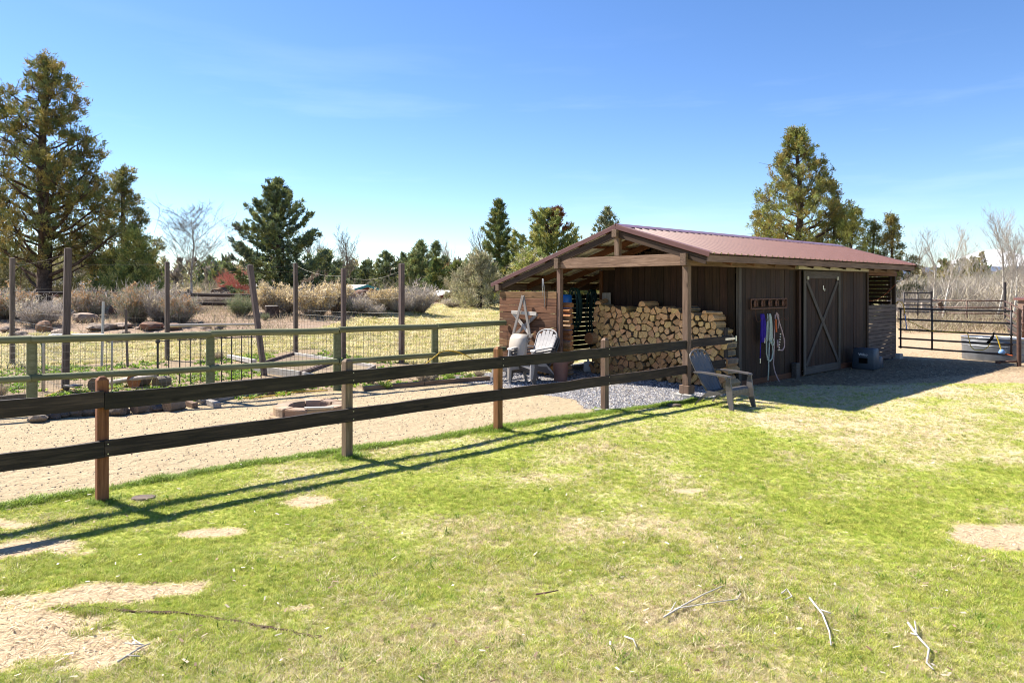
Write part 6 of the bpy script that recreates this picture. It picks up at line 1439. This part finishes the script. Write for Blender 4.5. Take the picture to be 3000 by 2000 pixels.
# ground cover of the bank
n = 42000; x = rg.uniform(-26, -4, n); y = rg.uniform(22, 46, n); z_ = zones(x, y)['bank']; k = (z_ > .5) & (fbm(x, y, 2.5, 33) > .40); b = np.stack([x[k], y[k], hz(x[k], y[k])], 1)
twig_mass('bank_grass', b, .30, .016, [(.48, .39, .26), (.40, .30, .20), (.34, .27, .19), (.30, .29, .15)], 'dry bunch grass and litter on the bank', 11, .8, 2)
BO = [(20, 972, 50, 26, 'reddish boulder at the foot of the bank by the left edge'), (62, 990, 60, 30, 'flat tan boulder at the left below the brush'), (130, 975, 74, 44, 'dark pointed boulder leaning left of the tallest post'), (172, 985, 60, 30, 'rough pale boulder right beside the tallest post'), (252, 942, 90, 42, 'broad smooth tan boulder under the sagebrush'),
      (300, 968, 100, 28, 'low wide rock shelf right of the tallest post'), (358, 962, 90, 26, 'low brown rock below the greenest sagebrush'), (440, 965, 110, 30, 'shaded dark rock under the grey sagebrush'), (505, 965, 80, 24, 'dark rock below the right sagebrush'), (532, 1000, 34, 22, 'brown rock at the edge of the dry lawn'), (562, 1000, 36, 26, 'squarish rock beside another at the dry lawn edge'),
      (600, 995, 44, 24, 'pale rock right of two others at the lawn edge'), (640, 992, 40, 24, 'grey rock with dry grass below the leaning post'), (215, 905, 60, 30, 'dark rock behind the sagebrush below the big trunk'), (330, 920, 40, 34, 'black rock beside the rail fence post')]
for u, v, wp, hp, lab in BO:
    p = ground_hit(u, v, 18); rx = wp*p.y/F0/2*.86; rz = hp*p.y/F0*.58; rock(u, v, rx, rx*.8, rz*1.25, M_ROCK if 'dark' not in lab and 'black' not in lab else M_LAVA, lab, 'boulders on the bank', base=p)
for i in range(46):
    u, v = rq.uniform(-20, 665), rq.choice([rq.uniform(978, 1006), rq.uniform(940, 1000)]); p = ground_hit(u, v, 18); r_ = rq.uniform(.10, .30)
    rock(u, v, r_, r_*rq.uniform(.6, .9), r_*rq.uniform(.5, .8), M_ROCK if rq.random() < .7 else M_STONE, 'small tan stone lying at the foot of the brush bank', 'small stones along the bank', base=p)
for u, Y, v0_, v1_, wp, lab in ((645, 38, 870, 838, 56, 'dark lava boulder behind the top rail of the fence'), (1062, 33, 880, 842, 58, 'large rusty lava boulder on the mound in front of the teal roof'), (1152, 33, 875, 844, 38, 'dark lava boulder just left of the third tall post'), (470, 39, 872, 838, 62, 'black lava boulder half hidden behind the second tall post')):
    p = atY(u, Y); zc = 2+(V0-(v0_+v1_)/2)*Y/F0; rz = (v0_-v1_)*Y/F0*.75; rx = wp*Y/F0/2
    o = obj('rock', RKS[int(u) % 7].copy(), None, Matrix.Translation((p.x, p.y, zc)) @ Matrix.Rotation(u*.7, 4, 'Z') @ Matrix.Diagonal((rx*1.1, rx, rz, 1))); o.data.materials.clear(); o.data.materials.append(M_LAVA); tag(o, lab, 'rock')
p = ground_hit(796, 930, 22); st_ = thing('tree_stump', 'sawn tree stump with a pale top on the red brown bank', 'stump', TM(p))
q = MB(); rr = .30; rings = []
for z, k in ((0, 1.12), (.1, 1.0), (.46, .95), (.5, .93)): rings.append([Vector((rr*k*math.cos(a)*(1+.05*math.sin(3*a)), rr*k*math.sin(a), z)) for a in np.linspace(0, 6.283, 19)[:-1]])
obj('trunk', q.loft(rings).mesh('trunk', True, auto=50), M_BARK, TM(p), st_); obj('cut_top', MB().lathe([(0, .512), (.265, .505), (.275, .49)], 18).mesh('cut_top'), M_PALE, TM(p), st_)
rock(760, 928, .22, .2, .26, M_ROCK, 'grey rock standing left of the sawn stump', base=ground_hit(762, 930, 22))
# split rail fence
sr = thing('split_rail_fence', 'dark brown split rail fence along the top of the bank', 'fence', TM(atY(340, 34)))
SRP = [(-120, 35.5, 838), (118, 35, 840), (341, 34.5, 837), (553, 34, 846), (772, 35, 850)]
for u, Y, v in SRP:
    p = atY(u, Y); h = ztop(v, Y)-p.z; obj('post', MB().tube([p-Vector((0, 0, .1)), p+Vector((0, 0, h*.6)), p+Vector((0, 0, h))], [.095, .085, .08], 8).mesh('post', True, auto=50), M_BARKRAIL, None, sr)
for (u0, Y0, v0_), (u1, Y1, v1_) in zip(SRP[:-1], SRP[1:]):
    for dv_ in ((17, 42) if u0 > 500 else (18,)):
        vv0 = v0_+dv_+(2 if u0 == 341 else 0); vv1 = v1_+dv_-(4 if u1 == 553 else 0); rot_rail('rail', AT(u0, Y0-.08, vv0), AT(u1, Y1-.08, vv1), .09, M_BARKRAIL, sr, Matrix())
# ------------------------------------------------------------------ far buildings
def hut(name, label, c, wx, wy, zb, ze, zr, rz, wall, roof, trim=None, over=.25, windows=(), door=None):
    M = Matrix.Translation((c[0], c[1], 0)) @ Matrix.Rotation(rz, 4, 'Z'); h = thing(name, label, 'building', M @ Matrix.Translation((0, 0, zb)))
    hx, hy = wx/2, wy/2
    obj('wall', MB().loft([[Vector((-hx, -hy, zb)), Vector((hx, -hy, zb)), Vector((hx, -hy, ze)), Vector((0, -hy, zr-.05)), Vector((-hx, -hy, ze))], [Vector((-hx, hy, zb)), Vector((hx, hy, zb)), Vector((hx, hy, ze)), Vector((0, hy, zr-.05)), Vector((-hx, hy, ze))]]).mesh('wall'), wall, M, h)
    for sg in (-1, 1):
        k = (zr-ze)/hx; a = Vector((0, -hy-over, zr)); b = Vector((sg*(hx+over), -hy-over, ze-k*over))
        obj('roof', MB().loft([[a, b, b+Vector((0, 0, .08)), a+Vector((0, 0, .08))], [x_+Vector((0, wy+2*over, 0)) for x_ in (a, b, b+Vector((0, 0, .08)), a+Vector((0, 0, .08)))]]).mesh('roof'), roof, M, h)
        if trim:
            e = [a+Vector((0, -.03, -.12)), b+Vector((0, -.03, -.12)), b+Vector((0, -.03, .10)), a+Vector((0, -.03, .10))]; obj('rake_trim', MB().loft([e, [x_+Vector((0, .03, 0)) for x_ in e]]).mesh('rake_trim'), trim, M, h)
    for (x, z, w_, hh, sd) in windows: obj('window', MB().box((x, sd*(hy+.01), z), (w_, .05, hh)).mesh('window'), M_BLACK, M, h)
    return h
def hutp(name, label, u, Y, vb, ve, vr, wx, wy, rz, *a, **k): c = AT(u, Y, 840); return hut(name, label, (c.x, c.y), wx, wy, ztop(vb, Y), ztop(ve, Y), ztop(vr, Y), rz, *a, **k)
hutp('small_house', 'far house with a grey blue roof behind the juniper at left', 262, 62, 870, 838, 812, 7, 6, R(70), M_REDBR, M_ROOFGREY, None, .3)
hutp('outbuilding', 'small white outbuilding behind the red shrub', 757, 75, 860, 838, 829, 3.4, 2.8, R(80), M_WHITEP, M_WHITEP)
hutp('long_house', 'house with a pale roof and teal trim behind the lava boulder', 1020, 60, 890, 862, 837, 5.4, 4.6, R(48), M_REDBR, M_ROOFPALE, M_TEAL, .4)
hutp('red_outbuilding', 'low red brown outbuilding with a pale metal roof beyond the field', 1312, 52, 905, 868, 853, 2.6, 2.7, R(30), M_REDBR, M_METALW, M_REDBR, .25)
for u, Y, v0_, v1_, wm, lab, mat in ((236, 50, 858, 846, .9, 'white box far behind the sagebrush at left', M_WHITEP), (1448, 58, 896, 886, 2.2, 'low white sheeted stack beyond the dry field by the shed', M_WHITEP)):
    c = AT(u, Y, (v0_+v1_)/2); o = obj('white_crate', MB().box((0, 0, 0), (wm, 1.2, (v0_-v1_)*Y/F0)).box((0, 0, (v0_-v1_)*Y/F0/2+.02), (wm+.1, 1.3, .05)).box((0, 0, -(v0_-v1_)*Y/F0/2-.3), (wm*.9, 1.1, .6)).mesh('white_crate', bevel=.03), mat, Matrix.Translation(c)); tag(o, lab, 'crate')
# ------------------------------------------------------------------ paddock
def pipe_panel(name, label, A, B_, zs, r, ups, mat, end=True):
    g_ = thing(name, label, 'pipe fence', TM(A)); A, B_ = Vector((A.x, A.y, 0)), Vector((B_.x, B_.y, 0))
    ga, gb = hz1(A.x, A.y), hz1(B_.x, B_.y)
    for za, zb in zs: obj('rail', MB().tube([A+Vector((0, 0, ga+za)), A.lerp(B_, .5)+Vector((0, 0, (ga+gb+za+zb)/2-.008)), B_+Vector((0, 0, gb+zb))], r, 8).mesh('rail', True), mat, None, g_)
    z0 = min(min(z) for z in zs); z1 = max(max(z) for z in zs)
    for f in ups: p = A.lerp(B_, f); o = obj('upright', MB().tube([p+Vector((0, 0, ga*(1-f)+gb*f+z0-.01)), p+Vector((0, 0, ga*(1-f)+gb*f+z1+.01))], r*1.02, 8).mesh('upright', True), mat, None, g_)
    return g_
GA, GB_ = W(10.32, -.03), W(10.27, -2.72)
pg = pipe_panel('pipe_gate', 'dark five rail pipe gate between the shed end and the stock tank', GA, GB_, [(1.39, 1.385), (1.095, 1.075), (.81, .79), (.56, .55), (.32, .29)], .024, [.02, .315, .985], M_PIPED)
def post_pipe(name, p, h, r, mat, label):
    o = obj(name, MB().tube([p-Vector((0, 0, .1)), p+Vector((0, 0, h))], r, 10).mesh(name, True, auto=50), mat, TM(Vector())); return tag(o, label, 'post')
post_pipe('pipe_post', Wg(10.28, -2.84), 1.43, .052, M_PIPE, 'rusty pipe gate post beside the stock tank')
o = obj('latch_pipe', MB().tube([Wg(10.15, -2.45)+Vector((0, 0, .10)), Wg(10.25, -2.8)+Vector((0, 0, .12))], .03, 8).lathe([(.06, -.02), (.06, .05)], 8, Wg(10.13, -2.43)+Vector((0, 0, .07))).mesh('latch_pipe', True), M_PIPE, None); tag(o, 'short rusty pipe stub near the ground at the gate post', 'pipe')
P1, P2, P3 = atY(2648, 34), atY(2729, 34.5), atY(2944, 32)
pipe_panel('pipe_fence', 'far dark pipe panel just right of the shed end', P1, P2, [(1.72, 1.70), (1.40, 1.38), (1.12, 1.10), (.78, .76), (.42, .42)], .032, [0, .5, 1], M_PIPED)
pipe_panel('pipe_fence', 'long rusty pipe panel across the back of the paddock', P2, P3, [(1.34, 1.36), (1.00, 1.06), (.72, .78), (.45, .52), (.15, .2)], .03, [.5, .99], M_PIPE)
post_pipe('pipe_post', P2, 1.78, .05, M_PIPED, 'dark pipe post joining the two far panels'); post_pipe('pipe_post', P3, 2.22, .055, M_PIPED, 'tall dark pipe post at the right end of the back panel')
P4 = atY(2998, 24.5); pipe_panel('pipe_fence', 'pipe panel running from the tall post towards the feed shed', P3, P4, [(1.34, 1.20), (1.06, .95), (.78, .72), (.52, .46), (.2, .2)], .03, [.4, .99], M_PIPE)
wire_panel('wire_mesh', P3+Vector((0, 0, 0)), P4, .05, .6, .15, [.05, .2, .35, .5, .6], .004, bpy.data.objects['pipe_fence.002'], F=Matrix())
# galvanised tanks
def tank(M, label, rx, ry, h):
    t = thing('stock_tank', label, 'stock tank', M)
    prof = [(.0, .03), (.94, .03), (.955, 0), (.965, .02), (.97, h*.30), (.985, h*.315), (.97, h*.33), (.975, h*.62), (.99, h*.635), (.975, h*.65), (.985, h*.78), (1.0, h*.80), (.985, h*.82), (.99, h*.96)]
    obj('shell', MB().lathe([(a, z) for a, z in prof]+[(.965, h*.96), (.95, .06), (0, .06)], 40, (0, 0, 0), rx, ry).mesh('shell', True, auto=30), M_TANK, M, t)
    obj('rim', MB().tube([(rx*1.0*math.cos(a), ry*1.0*math.sin(a), h*.97) for a in np.linspace(0, 2*math.pi, 41)], .017, 7).mesh('rim', True), M_STEEL, M, t)
    obj('water', MB().lathe([(0, h*.78), (.97, h*.78)], 40, (0, 0, 0), rx, ry).mesh('water'), M_WATER, M, t); return t
M_TANK = plain('galvanised_sheet', (.20, .21, .225), .5, .5, .6, .22, 4)
M_WATER = plain('tank_water', (.03, .045, .045), .05, .5)
p = W(11.52, -2.0); tank(TM(on(p.x, p.y), ANG-R(100)), 'oval galvanised stock tank behind the pipe gate', .80, .44, .64)
p = Vector((12.98, 16.72, 0)); tank(TM(on(p.x, p.y)), 'round galvanised stock tank cut by the right edge of the photo', .60, .60, .62)
# electric cords round the gate
def cord(name, pts, r, mat, label): o = hose(name, pts, r, mat, label); o['category'] = 'cord'; return o
gp_ = lambda f, z, off=-.05: GA.lerp(GB_, f)+Vector((0, 0, z))+Vector((-.72, -.69, 0)).normalized()*(-off if off < 0 else -off)*1.0
cord('tank_cable', [W(10.16, .0, 1.52), W(10.1, -.12, 1.6), W(10.12, -.22, 1.5), gp_(.08, 1.12), gp_(.16, .98), gp_(.30, .82), gp_(.5, .80), gp_(.62, .80), gp_(.645, .62), gp_(.66, .45), gp_(.70, .36), gp_(.78, .40), gp_(.82, .55)], .011, M_YELLOW, 'yellow cord wound from the shed corner along the pipe gate')
q = MB().tube([gp_(.80, .55), gp_(.845, .74)], .035, 8).tube([gp_(.845, .74), gp_(.85, .84)], .018, 8); o = obj('plug_sleeve', q.mesh('plug_sleeve', True), M_BLACK, None); tag(o, 'black cord plug sleeve hanging on the pipe gate', 'plug')
cord('yellow_strap', [gp_(.87, .76), gp_(.89, .60), gp_(.905, .44), gp_(.91, .36)], .016, M_YELLOW, 'straight yellow strap below the black plug on the gate')
q = MB().lathe([(0, .3), (.07, .30), (.085, .33), (.05, .40), (.02, .42)], 10, gp_(.915, 0)); o = obj('float_valve', q.mesh('float_valve', True), plain('pale_blue_plastic', (.18, .32, .55), .4), None); tag(o, 'pale blue plastic fitting hanging by the yellow strap on the gate', 'fitting')
cord('orange_cable', [gp_(.93, .34), gp_(.95, .30), gp_(.98, .28), gp_(1.0, .27)], .014, M_ORANGE, 'orange cord tied round the gate post by the tank')
cord('blue_cable', [W(10.15, -.25, 1.25), W(10.13, -.28, 1.05), W(10.13, -.30, .82)], .012, M_BLUE, 'short blue cord hanging beside the shed corner')
cord('baling_twine', [W(8.3, .0, 1.62), W(8.9, -.03, 1.68), W(9.5, -.03, 1.85), W(10.05, -.03, 2.05), W(10.12, -.02, 2.06)], .004, M_ORANGE, 'thin orange twine strung across the open stable bay')
# feed shed at the right edge
c = AT(3112, 26, 900); fs = hut('feed_shed', 'small brown feed shed with a red roof at the right edge', (c.x, c.y), 2.3, 1.6, -.02, 1.50, 1.60, R(-20), M_FASC, M_TRIM, None, .12)
fs['category'] = 'shed'
# clutter beyond the paddock
for i, (u, Y, v, ln, r, az, lab) in enumerate(((2775, 36, 944, 1.5, .17, .2, 'thick fallen log behind the far pipe panel'), (2800, 35, 938, 1.3, .15, -.5, 'grey fallen log crossing the other one behind the far panel'), (2872, 34, 945, 1.9, .10, .1, 'thin fallen trunk on the dirt mound behind the far panel'), (2910, 35, 948, 1.2, .13, .8, 'short fallen trunk right of the others behind the panel'))):
    p = ground_hit(u, v, 24); p.z += r*.9; d_ = Vector((math.cos(az), math.sin(az), .12))*ln; pole('fallen_log', p-d_/2, p+d_/2, r, M_BARKRAIL if i % 2 else M_GREY, lab, 'log', 9)
def flatbox(name, lab, u0, u1, Y, v0_, v1_, mat, dep=1.6, cat='trailer'):
    a, b = AT(u0, Y, v0_), AT(u1, Y, v1_); wx = b.x-a.x; hz_ = b.z-a.z; q = MB().box((wx/2, 0, hz_/2), (wx, dep, hz_)).box((wx/2, 0, hz_+.04), (wx*1.03, dep*1.05, .08))
    for x in (wx*.25, wx*.75): q.tube([(x, -dep/2-.02, -.25), (x, -dep/2+.12, -.25)], .28, 12)
    o = obj(name, q.mesh(name, bevel=.03), mat, Matrix.Translation(a)); return tag(o, lab, cat)
flatbox('covered_trailer', 'low trailer covered with a pale green tarp beyond the pipe panels', 2672, 2768, 50, 905, 893, M_TARP); flatbox('covered_trailer', 'long white flat trailer behind the green tarp trailer', 2640, 2745, 58, 892, 880, M_WHITEP)
flatbox('covered_trailer', 'dull tan flat trailer in front of the scrub', 2745, 2830, 54, 898, 884, M_BEIGEF)
wf = thing('white_rail_fence', 'white rail fence among the aspens at the right', 'fence', TM(atY(2900, 48)))
for i in range(13): p = atY(2828+i*32, 48); obj('post', MB().box((0, 0, .5), (.12, .12, 1.1)).mesh('post'), M_WHITEP, TM(p), wf)
for z in (.35, .65, .95): obj('rail', MB().tube([atY(2828, 47.9)+Vector((0, 0, z)), atY(3215, 47.9)+Vector((0, 0, z))], .05, 5).mesh('rail'), M_WHITEP, None, wf)
gfn = thing('grey_rail_fence', 'weathered grey board rail behind the far pipe panel', 'fence', TM(atY(2700, 38)))
for u in (2612, 2656, 2705, 2752): p = atY(u, 38); obj('post', MB().box((0, 0, .62), (.22, .2, 1.25)).mesh('post', bevel=.02), M_GREY, TM(p), gfn)
for z in (1.28, .8): board('rail', atY(2600, 37.8)+Vector((0, 0, z)), atY(2762, 37.8)+Vector((0, 0, z-.05)), .06, .18, M_GREY, gfn, F=Matrix())
o = pole('leaning_timber', AT(2752, 36, 885), AT(2778, 36, 938), .11, M_BARKRAIL, 'dark timber leaning beside the far pipe post')
# ------------------------------------------------------------------ mountain
xs_ = np.linspace(-1, 1, 90); ys_ = np.linspace(-1, 1, 40); X, Yg = np.meshgrid(xs_, ys_)
def ridge(name, u0, u1, prof_u, prof_v, Y, dep, mat, seed, amp):
    uu = u0+(X+1)/2*(u1-u0); top = np.interp(uu, prof_u, prof_v); h = (V0-top)*Y/F0*(1-np.abs(Yg)**1.4)+amp*(fbm(uu*3, Yg*300, 90, seed)-.5)*(1-Yg**2); x = (uu-1500)/F0*Y; V = np.stack([x.ravel(), (Y+Yg*dep).ravel(), h.ravel()], 1); n_, m_ = X.shape
    i, j = np.meshgrid(np.arange(m_-1), np.arange(n_-1)); a = (j*m_+i).ravel(); return structure(obj(name, np_mesh(name, V, np.stack([a, a+1, a+m_+1, a+m_], 1), smooth=True), mat))
def snow():
    t = NT('snow_slope'); v = t.coord('Object', (.0012, .0012, .0022)); n = t.noise(v, 1.2, 6, .6); t.color(t.mix(t.mr(n, .56, .70, 0, .55), (.86, .88, .92), (.30, .36, .46))); t.rough(.9); return t.m
ridge('snowy_mountain', 2500, 3500, [2500, 2690, 2760, 2812, 2850, 2872, 2888, 2905, 2925, 2960, 3010, 3120, 3500], [810, 792, 776, 762, 745, 735, 731, 729, 733, 748, 766, 790, 810], 32000, 5200, snow(), 3, 160)
ridge('foothills', 1800, 3700, [1800, 2500, 2690, 2790, 2850, 2960, 3050, 3700], [822, 800, 782, 783, 778, 782, 776, 800], 21000, 3200, plain('haze_blue_hill', (.085, .13, .215), .95, .05, 0, .25, .002), 5, 40)  # foothill blue has the haze of distance painted into its base colour
ridge('far_ridge', -700, 1900, [-700, 0, 600, 1200, 1900], [822, 818, 824, 820, 824], 9000, 1500, plain('far_forest', (.07, .095, .10), .95, .05, 0, .3, .01), 8, 12)
WEED = dict(grey=brush_mesh('weed', 140, 110, GRYS, [(.46, .38, .27), (.38, .30, .21)], 0, None, wd=.03), green=brush_mesh('weed', 141, 110, [(.20, .27, .06)], [(.28, .36, .08), (.22, .31, .05)], 0, None, wd=.04))
# small green clumps at the foot of the green fence and beside the timbers
for i, (u, v, wp, hp, k, lab) in enumerate(((1250, 1126, 80, 34, 'grey', 'dry brown grass clump at the foot of the green fence post'), (1320, 1115, 36, 18, 'green', 'small green grass tuft behind the dark edging timber'), (1372, 1112, 44, 16, 'green', 'wider green tuft right of the small one behind the timber'), (1405, 1105, 44, 22, 'grey', 'dry leafy clump at the end of the edging timber'),
        (1130, 1140, 60, 22, 'green', 'green weed on the sand beside the brown timber'), (1085, 1125, 70, 26, 'grey', 'reddish dry weeds right of the second fence post'), (860, 1147, 110, 26, 'green', 'green weeds along the edging behind the fire pit'), (790, 1152, 60, 22, 'grey', 'dry twigs beside the pale edging board'), (640, 1055, 44, 26, 'grey', 'dry grass clump by the green post in the garden'), (-5, 1170, 60, 50, 'grey', 'dry brown stalks by the grey post at the left edge'))):
    p = GP(u, v); p.z = hz1(p.x, p.y); sx = wp*p.y/F0/1.55; sz = hp*p.y/F0/.98; o = obj('weed_clump', WEED[k], M_BUSH, TM(p, i*2.1, (sx, sx*.7, sz))); tag(o, lab, 'weeds')
